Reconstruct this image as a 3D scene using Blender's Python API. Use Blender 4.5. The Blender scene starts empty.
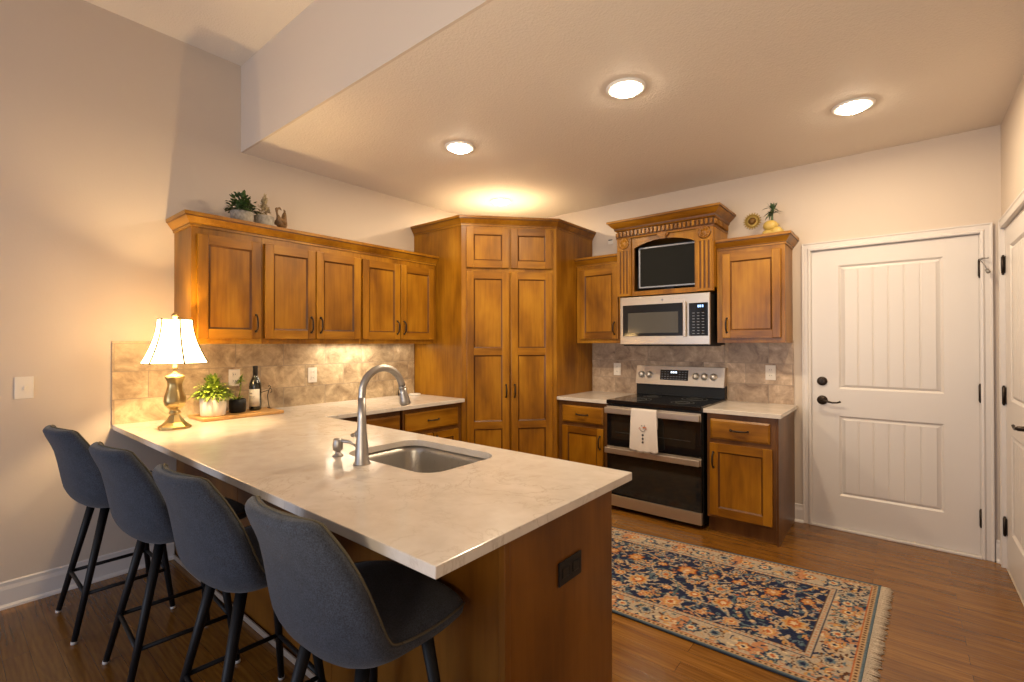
import bpy, bmesh, math, random
import numpy as np
from mathutils import Vector, Matrix
random.seed(7)
rng = np.random.default_rng(11)
SC = bpy.context.scene
COL = SC.collection
PI = math.pi

# ------------------------------------------------------------------ camera
CAM_F, YAW, PITCH, ROLL = 476.99, .686, .005, -.002
CAM_P = Vector((3.585, -4.185, 1.354))
fw = Vector((-math.sin(YAW)*math.cos(PITCH), math.cos(YAW)*math.cos(PITCH), math.sin(PITCH)))
rt = Vector((math.cos(YAW), math.sin(YAW), 0))
up = rt.cross(fw)
r2 = rt*math.cos(ROLL)+up*math.sin(ROLL)
u2 = -rt*math.sin(ROLL)+up*math.cos(ROLL)
cd = bpy.data.cameras.new('camera')
cd.sensor_width = 36.0
cd.lens = CAM_F/1024*36
cd.clip_start = .05
cam = bpy.data.objects.new('camera', cd)
COL.objects.link(cam)
M4 = Matrix.Identity(4)
for i in range(3):
    M4[i][0], M4[i][1], M4[i][2], M4[i][3] = r2[i], u2[i], -fw[i], CAM_P[i]
cam.matrix_world = M4
SC.camera = cam

# ------------------------------------------------------------------ world, light, exposure
SC.view_settings.view_transform = 'Standard'
SC.view_settings.look = 'None'
SC.view_settings.gamma = 1.0
SC.view_settings.use_curve_mapping = False
SC.view_settings.exposure = 0.0
world = bpy.data.worlds.new('world')
SC.world = world
world.use_nodes = True
world.node_tree.nodes['Background'].inputs[0].default_value = (.55, .70, 1.0, 1)
world.node_tree.nodes['Background'].inputs[1].default_value = .25
WARM = (1.0, .79, .53)
CAN_W = 22.0
LAMP_W = 34.0
DAY_W = 42.0
FILL_W, FILL_T, FILL_C = 46.0, 20, (.78, .84, 1.0)
UP_W = 165.0

def area(name, loc, rot, sx, sy, power, col, spread=PI, shape='RECTANGLE'):
    l = bpy.data.lights.new(name, 'AREA')
    l.shape = shape
    l.size = sx
    if shape == 'RECTANGLE':
        l.size_y = sy
    l.energy = power
    l.color = col
    l.spread = spread
    o = bpy.data.objects.new(name, l)
    o.location = loc
    o.rotation_euler = rot
    COL.objects.link(o)
    return o

# daylight through the window of the living room behind the camera
area('window_daylight', (1.3, -7.9, 1.5), (PI/2, 0, 0), 2.2, 1.7, DAY_W, (.62, .76, 1.0))
# added bluish fill light behind the camera; no lamp stands there
area('added_room_fill', (2.0, -7.2, .9), (math.radians(90+FILL_T), 0, 0), 3.0, 1.5, FILL_W, FILL_C)

# added spot fill behind the camera, brightens the kitchen ceiling; not a real lamp
sl = bpy.data.lights.new('added_ceiling_fill', 'SPOT')
sl.energy = UP_W
sl.color = (1.0, .82, .58)
sl.spot_size = math.radians(95)
sl.spot_blend = 1.0
sl.shadow_soft_size = .25
so = bpy.data.objects.new('added_ceiling_fill', sl)
so.location = (3.3, -4.9, 1.3)
so.rotation_euler = (Vector((2.0, -1.6, 2.7))-so.location).to_track_quat('-Z', 'Y').to_euler()
COL.objects.link(so)

CANS = [(2.464, -1.864), (3.374, -.866), (1.249, -1.889), (.659, -.771)]
for i, (x, y) in enumerate(CANS):
    area('can_lamp', (x, y, 2.664), (0, 0, 0), .13, .13, CAN_W*(.68 if i == 1 else 1), WARM, PI, 'DISK')
area('under_cabinet_lamp', (.13, -1.98, 1.348), (0, 0, 0), .05, .5, 3.4, (1, .84, .62))
area('under_cabinet_lamp', (.13, -1.45, 1.348), (0, 0, 0), .05, .2, .5, (1, .84, .62))
lp = bpy.data.lights.new('table_lamp_bulb', 'POINT')
lp.energy = LAMP_W
lp.color = (1, .70, .34)
lp.shadow_soft_size = .02
lo = bpy.data.objects.new('table_lamp_bulb', lp)
lo.location = (.42, -3.31, 1.395)
COL.objects.link(lo)

# ------------------------------------------------------------------ materials
def new_mat(name):
    m = bpy.data.materials.new(name)
    m.use_nodes = True
    nt = m.node_tree
    return m, nt, nt.nodes['Principled BSDF']

def N(nt, t, **kw):
    n = nt.nodes.new(t)
    for k, v in kw.items():
        setattr(n, k, v)
    return n

def ramp(nt, stops, interp='LINEAR'):
    r = N(nt, 'ShaderNodeValToRGB')
    e = r.color_ramp.elements
    r.color_ramp.interpolation = interp
    e[0].position, e[0].color = stops[0][0], (*stops[0][1], 1)
    e[1].position, e[1].color = stops[-1][0], (*stops[-1][1], 1)
    for p, c in stops[1:-1]:
        q = e.new(p)
        q.color = (*c, 1)
    return r

def plain(name, col, rough=.5, metal=0.0, emit=None, es=0.0, spec=.5, coat=0.0):
    m, nt, b = new_mat(name)
    b.inputs['Base Color'].default_value = (*col, 1)
    b.inputs['Roughness'].default_value = rough
    b.inputs['Metallic'].default_value = metal
    b.inputs['Specular IOR Level'].default_value = spec
    b.inputs['Coat Weight'].default_value = coat
    if emit:
        b.inputs['Emission Color'].default_value = (*emit, 1)
        b.inputs['Emission Strength'].default_value = es
    return m

def coords(nt, scale=(1, 1, 1), rand=True, src='Object'):
    tc = N(nt, 'ShaderNodeTexCoord')
    mp = N(nt, 'ShaderNodeMapping')
    mp.inputs['Scale'].default_value = scale
    if rand:
        oi = N(nt, 'ShaderNodeObjectInfo')
        mul = N(nt, 'ShaderNodeMath', operation='MULTIPLY')
        mul.inputs[1].default_value = 17.0
        nt.links.new(oi.outputs['Random'], mul.inputs[0])
        add = N(nt, 'ShaderNodeVectorMath', operation='ADD')
        nt.links.new(tc.outputs[src], add.inputs[0])
        nt.links.new(mul.outputs[0], add.inputs[1])
        nt.links.new(add.outputs[0], mp.inputs[0])
    else:
        nt.links.new(tc.outputs[src], mp.inputs[0])
    return mp

def mixc(nt, a, b, fac, blend='MIX'):
    m = N(nt, 'ShaderNodeMix', data_type='RGBA', blend_type=blend)
    for s, v in ((0, fac), (6, a), (7, b)):
        if isinstance(v, (float, int)):
            m.inputs[s].default_value = v
        elif isinstance(v, tuple):
            m.inputs[s].default_value = (*v, 1)
        else:
            nt.links.new(v, m.inputs[s])
    return m.outputs[2]

def noise(nt, vec, scale, detail=4, rough=.55, dist=0.0):
    n = N(nt, 'ShaderNodeTexNoise')
    n.inputs['Scale'].default_value = scale
    n.inputs['Detail'].default_value = detail
    n.inputs['Roughness'].default_value = rough
    n.inputs['Distortion'].default_value = dist
    nt.links.new(vec, n.inputs['Vector'])
    return n.outputs['Fac']

def bump(nt, b, h, strength=.2, dist=.01):
    bp = N(nt, 'ShaderNodeBump')
    bp.inputs['Strength'].default_value = strength
    bp.inputs['Distance'].default_value = dist
    nt.links.new(h, bp.inputs['Height'])
    nt.links.new(bp.outputs[0], b.inputs['Normal'])

def wood(name, dark, mid, light, horiz=False, rough=.34):
    m, nt, b = new_mat(name)
    g = coords(nt, (1.2, 14, 14) if horiz else (14, 14, 1.0))
    bl = coords(nt, (1.4, 3, 3) if horiz else (3, 3, 1.1))
    grain = noise(nt, g.outputs[0], 3.0, 6, .6, .3)
    blot = noise(nt, bl.outputs[0], 1.6, 3, .5, .2)
    mx = N(nt, 'ShaderNodeMath', operation='MULTIPLY_ADD')
    nt.links.new(grain, mx.inputs[0])
    mx.inputs[1].default_value = .28
    m2 = N(nt, 'ShaderNodeMath', operation='MULTIPLY')
    nt.links.new(blot, m2.inputs[0])
    m2.inputs[1].default_value = .72
    nt.links.new(m2.outputs[0], mx.inputs[2])
    r = ramp(nt, [(.34, dark), (.5, mid), (.68, light)])
    nt.links.new(mx.outputs[0], r.inputs[0])
    nt.links.new(r.outputs[0], b.inputs['Base Color'])
    b.inputs['Roughness'].default_value = rough
    b.inputs['Coat Weight'].default_value = .04
    b.inputs['Coat Roughness'].default_value = .25
    b.inputs['Specular IOR Level'].default_value = .32
    bump(nt, b, grain, .04, .004)
    return m

def speckle(name, col, var, scale=300, rough=.9, bstr=.3, bd=.002, src='Object'):
    m, nt, b = new_mat(name)
    c = coords(nt, rand=False, src=src)
    f = noise(nt, c.outputs[0], scale, 2)
    r = ramp(nt, [(.3, tuple(x*(1-var) for x in col)), (.7, tuple(min(1, x*(1+var)) for x in col))])
    nt.links.new(f, r.inputs[0])
    nt.links.new(r.outputs[0], b.inputs['Base Color'])
    b.inputs['Roughness'].default_value = rough
    bump(nt, b, f, bstr, bd)
    return m

WOOD = wood('stained_maple', (.135, .047, .002), (.26, .103, .004), (.40, .18, .010))
WOODH = wood('stained_maple_rail', (.135, .047, .002), (.25, .098, .004), (.38, .17, .010), True)
GLAZE = wood('stained_maple_glaze', (.055, .018, .003), (.10, .036, .006), (.16, .060, .010))
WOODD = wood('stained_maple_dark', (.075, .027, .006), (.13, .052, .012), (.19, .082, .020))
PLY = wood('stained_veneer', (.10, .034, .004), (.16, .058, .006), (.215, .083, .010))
BOARDW = wood('serving_board_oak', (.30, .14, .04), (.45, .24, .075), (.55, .32, .12), True, .45)
BRONZE = plain('oil_rubbed_bronze', (.035, .024, .018), .38, .7)
BLACKM = plain('black_metal', (.007, .007, .008), .5, .0, None, 0, .28)
BLACKP = plain('black_plastic', (.010, .010, .010), .45, 0, None, 0, .25)
BGLASS = plain('black_glass', (.006, .006, .007), .06, 0, None, 0, .6)
SCREEN = plain('television_screen', (.010, .010, .008), .5, 0, None, 0, .10)
WHITEP = plain('white_plate', (.74, .68, .60), .4)
TRIMW = plain('trim_white_paint', (.66, .615, .58), .38)
CANTRIM = plain('can_trim_white', (.8, .77, .72), .45)
LENS = plain('can_lens', (.9, .85, .75), .4, 0, (1, .82, .58), 95.0)
PUCK = plain('puck_lens', (.9, .85, .75), .4, 0, (1, .86, .62), 6.0)
CERAM = plain('white_ceramic', (.72, .68, .62), .35)
SOIL = plain('soil', (.05, .032, .02), .95)
STONEP = speckle('grey_stone_pot', (.33, .30, .26), .25, 60, .8)
GLASSG = plain('wine_bottle_glass', (.008, .011, .007), .08, 0, None, 0, .7, .3)
LABELP = plain('paper_label', (.70, .66, .58), .7)
INK = plain('ink', (.05, .045, .05), .7)
GOLD = plain('gold_paint', (.34, .22, .045), .45, .5)
GOLDD = plain('dark_gold', (.20, .10, .02), .5, .5)
LEMON = plain('yellow_glaze', (.52, .36, .09), .4)
SILVER = plain('silver_bezel', (.26, .27, .30), .38, .4)
TOWEL = speckle('towel_cotton', (.66, .60, .56), .07, 500, .95, .5)
GREYIN = plain('oven_grey', (.045, .045, .042), .35)
BIRDB = speckle('brown_figurine', (.16, .085, .03), .5, 90, .6)
DRYFL = speckle('dried_flower', (.50, .40, .24), .35, 90, .9)
DISPB = plain('display_blue', (.02, .03, .05), .3, 0, (.35, .6, 1.0), 3.0)
DISPW = plain('display_white', (.02, .03, .05), .3, 0, (.8, .9, 1.0), 2.0)
KEYG = plain('button_grey', (.17, .18, .20), .5)
ORANGE = plain('orange_thread', (.55, .14, .03), .9)
REDT = plain('red_thread', (.35, .05, .03), .9)
PIPING = plain('olive_piping', (.085, .070, .045), .9)
GLIDE = plain('chair_glide', (.55, .52, .48), .4)

def steel(name, col, rough, horiz=True):
    m, nt, b = new_mat(name)
    c = coords(nt, (1, 1, 220) if horiz else (120, 120, 1), rand=False)
    f = noise(nt, c.outputs[0], 3, 2)
    r = ramp(nt, [(.3, (rough*.8,)*3), (.7, (rough*1.25,)*3)])
    nt.links.new(f, r.inputs[0])
    nt.links.new(r.outputs[0], b.inputs['Roughness'])
    b.inputs['Base Color'].default_value = (*col, 1)
    b.inputs['Metallic'].default_value = .86
    return m
STEEL = steel('stainless_steel', (.55, .48, .40), .34)
NICKEL = plain('brushed_nickel', (.40, .38, .36), .40, 1)
SINKM = steel('sink_steel', (.48, .46, .43), .34, False)
KNOBM = plain('knob_steel', (.66, .63, .60), .42, .8)
BRASS = plain('antique_brass', (.50, .36, .15), .33, 1)

# painted wall and ceiling
def paint(name, col, texs, bs, bd):
    m, nt, b = new_mat(name)
    c = coords(nt, rand=False)
    f = noise(nt, c.outputs[0], texs, 3, .6)
    b.inputs['Base Color'].default_value = (*col, 1)
    b.inputs['Roughness'].default_value = .75
    b.inputs['Specular IOR Level'].default_value = .25
    bump(nt, b, f, bs, bd)
    return m
WALL = paint('greige_wall_paint', (.60, .51, .425), 90, .12, .004)
CEIL = paint('ceiling_paint', (.73, .65, .56), 85, .42, .009)

# oak floor
def make_floor():
    m, nt, b = new_mat('oak_floor')
    tc = N(nt, 'ShaderNodeTexCoord')
    br = N(nt, 'ShaderNodeTexBrick')
    br.offset = .37
    br.offset_frequency = 2
    br.inputs['Scale'].default_value = 1
    br.inputs['Mortar Size'].default_value = .0008
    br.inputs['Mortar Smooth'].default_value = .1
    br.inputs['Brick Width'].default_value = .95
    br.inputs['Row Height'].default_value = .083
    br.inputs['Color1'].default_value = (0, 0, 0, 1)
    br.inputs['Color2'].default_value = (1, 1, 1, 1)
    br.inputs['Mortar'].default_value = (.5, .5, .5, 1)
    nt.links.new(tc.outputs['Object'], br.inputs['Vector'])
    # per plank offset of the grain
    sc = N(nt, 'ShaderNodeVectorMath', operation='SCALE')
    nt.links.new(br.outputs['Color'], sc.inputs[0])
    sc.inputs['Scale'].default_value = 9.0
    ad = N(nt, 'ShaderNodeVectorMath', operation='ADD')
    nt.links.new(tc.outputs['Object'], ad.inputs[0])
    nt.links.new(sc.outputs[0], ad.inputs[1])
    mp = N(nt, 'ShaderNodeMapping')
    mp.inputs['Scale'].default_value = (1.1, 10, 1)
    nt.links.new(ad.outputs[0], mp.inputs[0])
    g = noise(nt, mp.outputs[0], 2.4, 7, .62, .8)
    mp2 = N(nt, 'ShaderNodeMapping')
    mp2.inputs['Scale'].default_value = (1.0, 5.0, 1)
    nt.links.new(ad.outputs[0], mp2.inputs[0])
    wv = N(nt, 'ShaderNodeTexWave')
    wv.wave_type = 'BANDS'
    wv.bands_direction = 'Y'
    wv.inputs['Scale'].default_value = 3.2
    wv.inputs['Distortion'].default_value = 9.0
    wv.inputs['Detail'].default_value = 2.5
    wv.inputs['Detail Scale'].default_value = .8
    nt.links.new(mp2.outputs[0], wv.inputs['Vector'])
    r1 = ramp(nt, [(.26, (.115, .044, .006)), (.5, (.185, .080, .012)), (.74, (.26, .122, .022))])
    nt.links.new(g, r1.inputs[0])
    r2_ = ramp(nt, [(.0, (.62, .62, .62)), (.5, (.95, .95, .95)), (1, (1.08, 1.08, 1.08))])
    nt.links.new(wv.outputs['Fac'], r2_.inputs[0])
    c1 = mixc(nt, r1.outputs[0], r2_.outputs[0], .45, 'MULTIPLY')
    r3 = ramp(nt, [(0, (.82, .76, .74)), (1, (1.15, 1.12, 1.1))])
    nt.links.new(br.outputs['Color'], r3.inputs[0])
    c2 = mixc(nt, c1, r3.outputs[0], .8, 'MULTIPLY')
    c3 = mixc(nt, c2, (.06, .024, .007), br.outputs['Fac'])
    nt.links.new(c3, b.inputs['Base Color'])
    b.inputs['Roughness'].default_value = .24
    b.inputs['Coat Weight'].default_value = .2
    b.inputs['Coat Roughness'].default_value = .14
    bump(nt, b, g, .05, .003)
    return m
FLOORM = make_floor()

# tumbled limestone backsplash; 'axis' says which world axis the courses run along
def make_tile(name, axis, light_gain):
    m, nt, b = new_mat(name)
    tc = N(nt, 'ShaderNodeTexCoord')
    sp = N(nt, 'ShaderNodeSeparateXYZ')
    nt.links.new(tc.outputs['Object'], sp.inputs[0])
    cb = N(nt, 'ShaderNodeCombineXYZ')
    nt.links.new(sp.outputs[axis], cb.inputs[0])
    nt.links.new(sp.outputs[2], cb.inputs[1])
    off = N(nt, 'ShaderNodeVectorMath', operation='ADD')
    off.inputs[1].default_value = (.035, -.862, 0)
    nt.links.new(cb.outputs[0], off.inputs[0])
    br = N(nt, 'ShaderNodeTexBrick')
    br.offset = .5
    br.inputs['Scale'].default_value = 1
    br.inputs['Mortar Size'].default_value = .0022
    br.inputs['Mortar Smooth'].default_value = .3
    br.inputs['Brick Width'].default_value = .33
    br.inputs['Row Height'].default_value = .165
    br.inputs['Color1'].default_value = (0, 0, 0, 1)
    br.inputs['Color2'].default_value = (1, 1, 1, 1)
    br.inputs['Mortar'].default_value = (.5, .5, .5, 1)
    nt.links.new(off.outputs[0], br.inputs['Vector'])
    sc = N(nt, 'ShaderNodeVectorMath', operation='SCALE')
    nt.links.new(br.outputs['Color'], sc.inputs[0])
    sc.inputs['Scale'].default_value = 5.0
    ad = N(nt, 'ShaderNodeVectorMath', operation='ADD')
    nt.links.new(off.outputs[0], ad.inputs[0])
    nt.links.new(sc.outputs[0], ad.inputs[1])
    n1 = noise(nt, ad.outputs[0], 8, 8, .66, .6)
    n2 = noise(nt, ad.outputs[0], 38, 4, .6)
    stops = [(.32, (.22, .155, .105)), (.46, (.38, .295, .21)), (.58, (.50, .40, .29)), (.70, (.68, .57, .43))]
    r1 = ramp(nt, [(p, tuple(c*g for c, g in zip(col, light_gain))) for p, col in stops])
    nt.links.new(n1, r1.inputs[0])
    r2_ = ramp(nt, [(.32, (.80, .78, .76)), (.55, (1, 1, 1))])
    nt.links.new(n2, r2_.inputs[0])
    c1 = mixc(nt, r1.outputs[0], r2_.outputs[0], .7, 'MULTIPLY')
    r3 = ramp(nt, [(0, (.76, .74, .73)), (1, (1.12, 1.10, 1.07))])
    nt.links.new(br.outputs['Color'], r3.inputs[0])
    c2 = mixc(nt, c1, r3.outputs[0], .8, 'MULTIPLY')
    c3 = mixc(nt, c2, (.27, .215, .165), br.outputs['Fac'])
    nt.links.new(c3, b.inputs['Base Color'])
    b.inputs['Roughness'].default_value = .48
    inv = N(nt, 'ShaderNodeMath', operation='SUBTRACT')
    inv.inputs[0].default_value = 1
    nt.links.new(br.outputs['Fac'], inv.inputs[1])
    bump(nt, b, inv.outputs[0], .35, .003)
    return m
TILEY = make_tile('limestone_tile_left_lamplit', 1, (1.18, 1.14, 1.0))  # same stone, lightened and yellowed: lamp glow put into the colour
TILEX = make_tile('limestone_tile_back', 0, (1.0, .94, .92))

def make_quartz():
    m, nt, b = new_mat('cream_quartz')
    c = coords(nt, rand=False)
    n0 = noise(nt, c.outputs[0], 1.4, 3, .5)
    wmp = N(nt, 'ShaderNodeVectorMath', operation='SCALE')
    nt.links.new(c.outputs[0], wmp.inputs[0])
    wmp.inputs['Scale'].default_value = 1.0
    n1 = noise(nt, wmp.outputs[0], 3.4, 6, .62, 1.4)
    d = N(nt, 'ShaderNodeMath', operation='SUBTRACT')
    nt.links.new(n1, d.inputs[0])
    d.inputs[1].default_value = .5
    a = N(nt, 'ShaderNodeMath', operation='ABSOLUTE')
    nt.links.new(d.outputs[0], a.inputs[0])
    r = ramp(nt, [(0, (1, 1, 1)), (.012, (.25, .25, .25)), (.03, (0, 0, 0))])
    nt.links.new(a.outputs[0], r.inputs[0])
    msk = ramp(nt, [(.42, (0, 0, 0)), (.62, (.75, .75, .75))])
    nt.links.new(n0, msk.inputs[0])
    mm = N(nt, 'ShaderNodeMath', operation='MULTIPLY')
    nt.links.new(r.outputs[0], mm.inputs[0])
    nt.links.new(msk.outputs[0], mm.inputs[1])
    n3 = noise(nt, c.outputs[0], 9, 5, .6)
    rb = ramp(nt, [(.35, (.57, .51, .45)), (.65, (.64, .585, .53))])
    nt.links.new(n3, rb.inputs[0])
    c3 = mixc(nt, rb.outputs[0], (.40, .33, .26), mm.outputs[0])
    nt.links.new(c3, b.inputs['Base Color'])
    b.inputs['Roughness'].default_value = .16
    b.inputs['Specular IOR Level'].default_value = .5
    return m
QUARTZ = make_quartz()

def make_fabric():
    m, nt, b = new_mat('charcoal_blue_fabric')
    c = coords(nt, rand=False)
    n1 = noise(nt, c.outputs[0], 260, 3, .75)
    n2 = noise(nt, c.outputs[0], 26, 3)
    r = ramp(nt, [(.32, (.012, .0145, .020)), (.68, (.052, .061, .085))])
    nt.links.new(n1, r.inputs[0])
    r2_ = ramp(nt, [(.3, (.85, .85, .85)), (.7, (1.12, 1.12, 1.12))])
    nt.links.new(n2, r2_.inputs[0])
    nt.links.new(mixc(nt, r.outputs[0], r2_.outputs[0], 1.0, 'MULTIPLY'), b.inputs['Base Color'])
    b.inputs['Roughness'].default_value = .92
    b.inputs['Sheen Weight'].default_value = .12
    bump(nt, b, n1, .35, .0015)
    return m
FABRIC = make_fabric()

def make_shade():
    m, nt, b = new_mat('cream_silk_shade')
    nt.nodes.remove(b)
    out = nt.nodes['Material Output']
    t = N(nt, 'ShaderNodeBsdfTranslucent')
    t.inputs[0].default_value = (.95, .86, .70, 1)
    d = N(nt, 'ShaderNodeBsdfDiffuse')
    d.inputs[0].default_value = (.85, .78, .66, 1)
    e = N(nt, 'ShaderNodeEmission')
    e.inputs[0].default_value = (1, .72, .36, 1)
    e.inputs[1].default_value = 6.5
    mx = N(nt, 'ShaderNodeMixShader')
    mx.inputs[0].default_value = .4
    nt.links.new(t.outputs[0], mx.inputs[1])
    nt.links.new(d.outputs[0], mx.inputs[2])
    ad = N(nt, 'ShaderNodeAddShader')
    nt.links.new(mx.outputs[0], ad.inputs[0])
    nt.links.new(e.outputs[0], ad.inputs[1])
    nt.links.new(ad.outputs[0], out.inputs[0])
    return m
SHADE = make_shade()
SEAM = plain('shade_seam_braid', (.05, .035, .02), .95, 0, None, 0, .1)

def leafmat(name, a, c):
    m, nt, b = new_mat(name)
    co = coords(nt, rand=False)
    f = noise(nt, co.outputs[0], 45, 2)
    r = ramp(nt, [(.35, a), (.65, c)])
    nt.links.new(f, r.inputs[0])
    nt.links.new(r.outputs[0], b.inputs['Base Color'])
    b.inputs['Roughness'].default_value = .5
    return m
LEAFL = leafmat('lime_leaf', (.10, .18, .02), (.34, .42, .05))
LEAFD = leafmat('deep_leaf', (.025, .055, .012), (.075, .13, .03))
LEAFB = leafmat('blue_green_leaf', (.03, .06, .025), (.09, .15, .06))

# ------------------------------------------------------------------ mesh helpers
class MB:
    """collects shapes and links them as one mesh object"""
    def __init__(s):
        s.bm = bmesh.new()

    def _add(s, verts, faces, mi=0, T=None, smooth=False):
        vs = [s.bm.verts.new(T @ Vector(v) if T else v) for v in verts]
        out = []
        for f in faces:
            try:
                q = s.bm.faces.new([vs[i] for i in f])
                q.material_index = mi
                q.smooth = smooth
                out.append(q)
            except ValueError:
                pass
        return vs, out

    def box(s, x0, y0, z0, x1, y1, z1, mi=0, bev=0.0, T=None):
        v = [(x0, y0, z0), (x1, y0, z0), (x1, y1, z0), (x0, y1, z0), (x0, y0, z1), (x1, y0, z1), (x1, y1, z1), (x0, y1, z1)]
        f = [(0, 3, 2, 1), (4, 5, 6, 7), (0, 1, 5, 4), (1, 2, 6, 5), (2, 3, 7, 6), (3, 0, 4, 7)]
        vs, fs = s._add(v, f, mi, T)
        if bev > 0:
            es = list({e for q in fs for e in q.edges})
            bmesh.ops.bevel(s.bm, geom=es, offset=bev, segments=2, affect='EDGES', profile=.5)
        return s

    def prism(s, poly, z0, z1, mi=0, T=None):
        n = len(poly)
        v = [(x, y, z0) for x, y in poly]+[(x, y, z1) for x, y in poly]
        f = [tuple(range(n-1, -1, -1)), tuple(range(n, 2*n))]+[(i, (i+1) % n, n+(i+1) % n, n+i) for i in range(n)]
        s._add(v, f, mi, T)
        return s

    def lathe(s, prof, seg=24, mi=0, T=None, smooth=True, rib=None):
        """prof: (r, z) list from bottom to top"""
        v, f = [], []
        for k, (r, z) in enumerate(prof):
            for i in range(seg):
                a = 2*PI*i/seg
                rr = r*(1+(rib(k, i) if rib else 0))
                v.append((rr*math.cos(a), rr*math.sin(a), z))
        for k in range(len(prof)-1):
            for i in range(seg):
                j = (i+1) % seg
                f.append((k*seg+i, k*seg+j, (k+1)*seg+j, (k+1)*seg+i))
        f.append(tuple(range(seg-1, -1, -1)))
        f.append(tuple(range((len(prof)-1)*seg, len(prof)*seg)))
        s._add(v, f, mi, T, smooth)
        return s

    def tube(s, pts, rad, seg=10, mi=0, T=None, closed=False, flat=1.0):
        pts = [Vector(p) for p in pts]
        n = len(pts)
        rads = rad if isinstance(rad, (list, tuple)) else [rad]*n
        v, f = [], []
        prev = None
        for i, p in enumerate(pts):
            if closed:
                t = pts[(i+1) % n]-pts[i-1]
            else:
                t = pts[min(i+1, n-1)]-pts[max(i-1, 0)]
            t.normalize()
            if prev is None:
                a = Vector((0, 0, 1)) if abs(t.z) < .9 else Vector((1, 0, 0))
                u = t.cross(a).normalized()
            else:
                u = (prev-t*prev.dot(t)).normalized()
            prev = u
            w = t.cross(u)
            for k in range(seg):
                an = 2*PI*k/seg
                v.append(tuple(p+(u*math.cos(an)+w*math.sin(an)*flat)*rads[i]))
        m = n if closed else n-1
        for i in range(m):
            j = (i+1) % n
            for k in range(seg):
                l = (k+1) % seg
                f.append((i*seg+k, j*seg+k, j*seg+l, i*seg+l))
        if not closed:
            f.append(tuple(range(seg)))
            f.append(tuple(range((n-1)*seg+seg-1, (n-1)*seg-1, -1)))
        s._add(v, f, mi, T, True)
        return s

    def cyl(s, p0, p1, r0, r1=None, seg=16, mi=0, T=None):
        return s.tube([p0, p1], [r0, r0 if r1 is None else r1], seg, mi, T)

    def ball(s, c, r, mi=0, sc=(1, 1, 1), seg=14, T=None):
        v, f = [], []
        rings = seg//2
        for k in range(1, rings):
            ph = PI*k/rings
            for i in range(seg):
                a = 2*PI*i/seg
                v.append((c[0]+r*sc[0]*math.sin(ph)*math.cos(a), c[1]+r*sc[1]*math.sin(ph)*math.sin(a), c[2]-r*sc[2]*math.cos(ph)))
        b = len(v)
        v += [(c[0], c[1], c[2]-r*sc[2]), (c[0], c[1], c[2]+r*sc[2])]
        for k in range(rings-2):
            for i in range(seg):
                j = (i+1) % seg
                f.append((k*seg+i, k*seg+j, (k+1)*seg+j, (k+1)*seg+i))
        for i in range(seg):
            j = (i+1) % seg
            f.append((b, j, i))
            f.append((b+1, (rings-2)*seg+i, (rings-2)*seg+j))
        s._add(v, f, mi, T, True)
        return s

    def grid_closed(s, A, B, mi=0, open_row=None):
        """two vertex grids (front/back) stitched into one closed skin"""
        n, m = len(A), len(A[0])
        v = [p for r in A for p in r]+[p for r in B for p in r]
        o = n*m
        f = []
        for i in range(n-1):
            for j in range(m-1):
                a, b, c, d = i*m+j, i*m+j+1, (i+1)*m+j+1, (i+1)*m+j
                f.append((a, b, c, d))
                f.append((o+d, o+c, o+b, o+a))
        per = [j for j in range(m)]+[i*m+m-1 for i in range(1, n)]+[(n-1)*m+j for j in range(m-2, -1, -1)]+[i*m for i in range(n-2, 0, -1)]
        for k in range(len(per)):
            a, b = per[k], per[(k+1) % len(per)]
            if open_row is not None and a//m == b//m == open_row % n:
                continue
            f.append((b, a, o+a, o+b))
        s._add(v, f, mi, None, True)
        return s

    def leaf(s, base, d, length, width, droop=.3, mi=0, fold=.2):
        d = Vector(d).normalized()
        side = d.cross(Vector((0, 0, 1)))
        if side.length < .05:
            side = Vector((1, 0, 0))
        side.normalize()
        nrm = side.cross(d)
        b = Vector(base)
        v, f = [], []
        K = 4
        for k in range(K+1):
            t = k/K
            c = b+d*length*t-Vector((0, 0, 1))*droop*length*t*t
            w = width*math.sin(PI*(.12+.88*t))*.5 if k < K else width*.04
            v += [tuple(c-side*w+nrm*w*fold), tuple(c), tuple(c+side*w+nrm*w*fold)]
        for k in range(K):
            f += [(3*k, 3*k+1, 3*k+4, 3*k+3), (3*k+1, 3*k+2, 3*k+5, 3*k+4)]
        s._add(v, f, mi, None, True)
        return s

    def build(s, name, mats, parent=None, loc=None, rz=None, autosmooth=False):
        me = bpy.data.meshes.new(name)
        bmesh.ops.recalc_face_normals(s.bm, faces=s.bm.faces[:])
        s.bm.to_mesh(me)
        s.bm.free()
        for m in (mats if isinstance(mats, (list, tuple)) else [mats]):
            me.materials.append(m)
        o = bpy.data.objects.new(name, me)
        COL.objects.link(o)
        if parent:
            o.parent = parent
        if loc:
            o.location = loc
        if rz is not None:
            o.rotation_euler = (0, 0, rz)
        return o

def tag(o, label, cat, group=None):
    o['label'] = label
    o['category'] = cat
    if group:
        o['group'] = group
    return o

def thing(name, label, cat, loc=(0, 0, 0), rz=0.0, group=None):
    o = bpy.data.objects.new(name, None)
    o.empty_display_size = .05
    COL.objects.link(o)
    o.location = loc
    o.rotation_euler = (0, 0, rz)
    return tag(o, label, cat, group)

def struct(o):
    o['kind'] = 'structure'
    return o

def rect_rounded(x0, y0, x1, y1, r, n=6):
    p = []
    for cx, cy, a0 in ((x1-r, y1-r, 0), (x0+r, y1-r, PI/2), (x0+r, y0+r, PI), (x1-r, y0+r, 1.5*PI)):
        for k in range(n+1):
            a = a0+PI/2*k/n
            p.append((cx+r*math.cos(a), cy+r*math.sin(a)))
    return p

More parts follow.
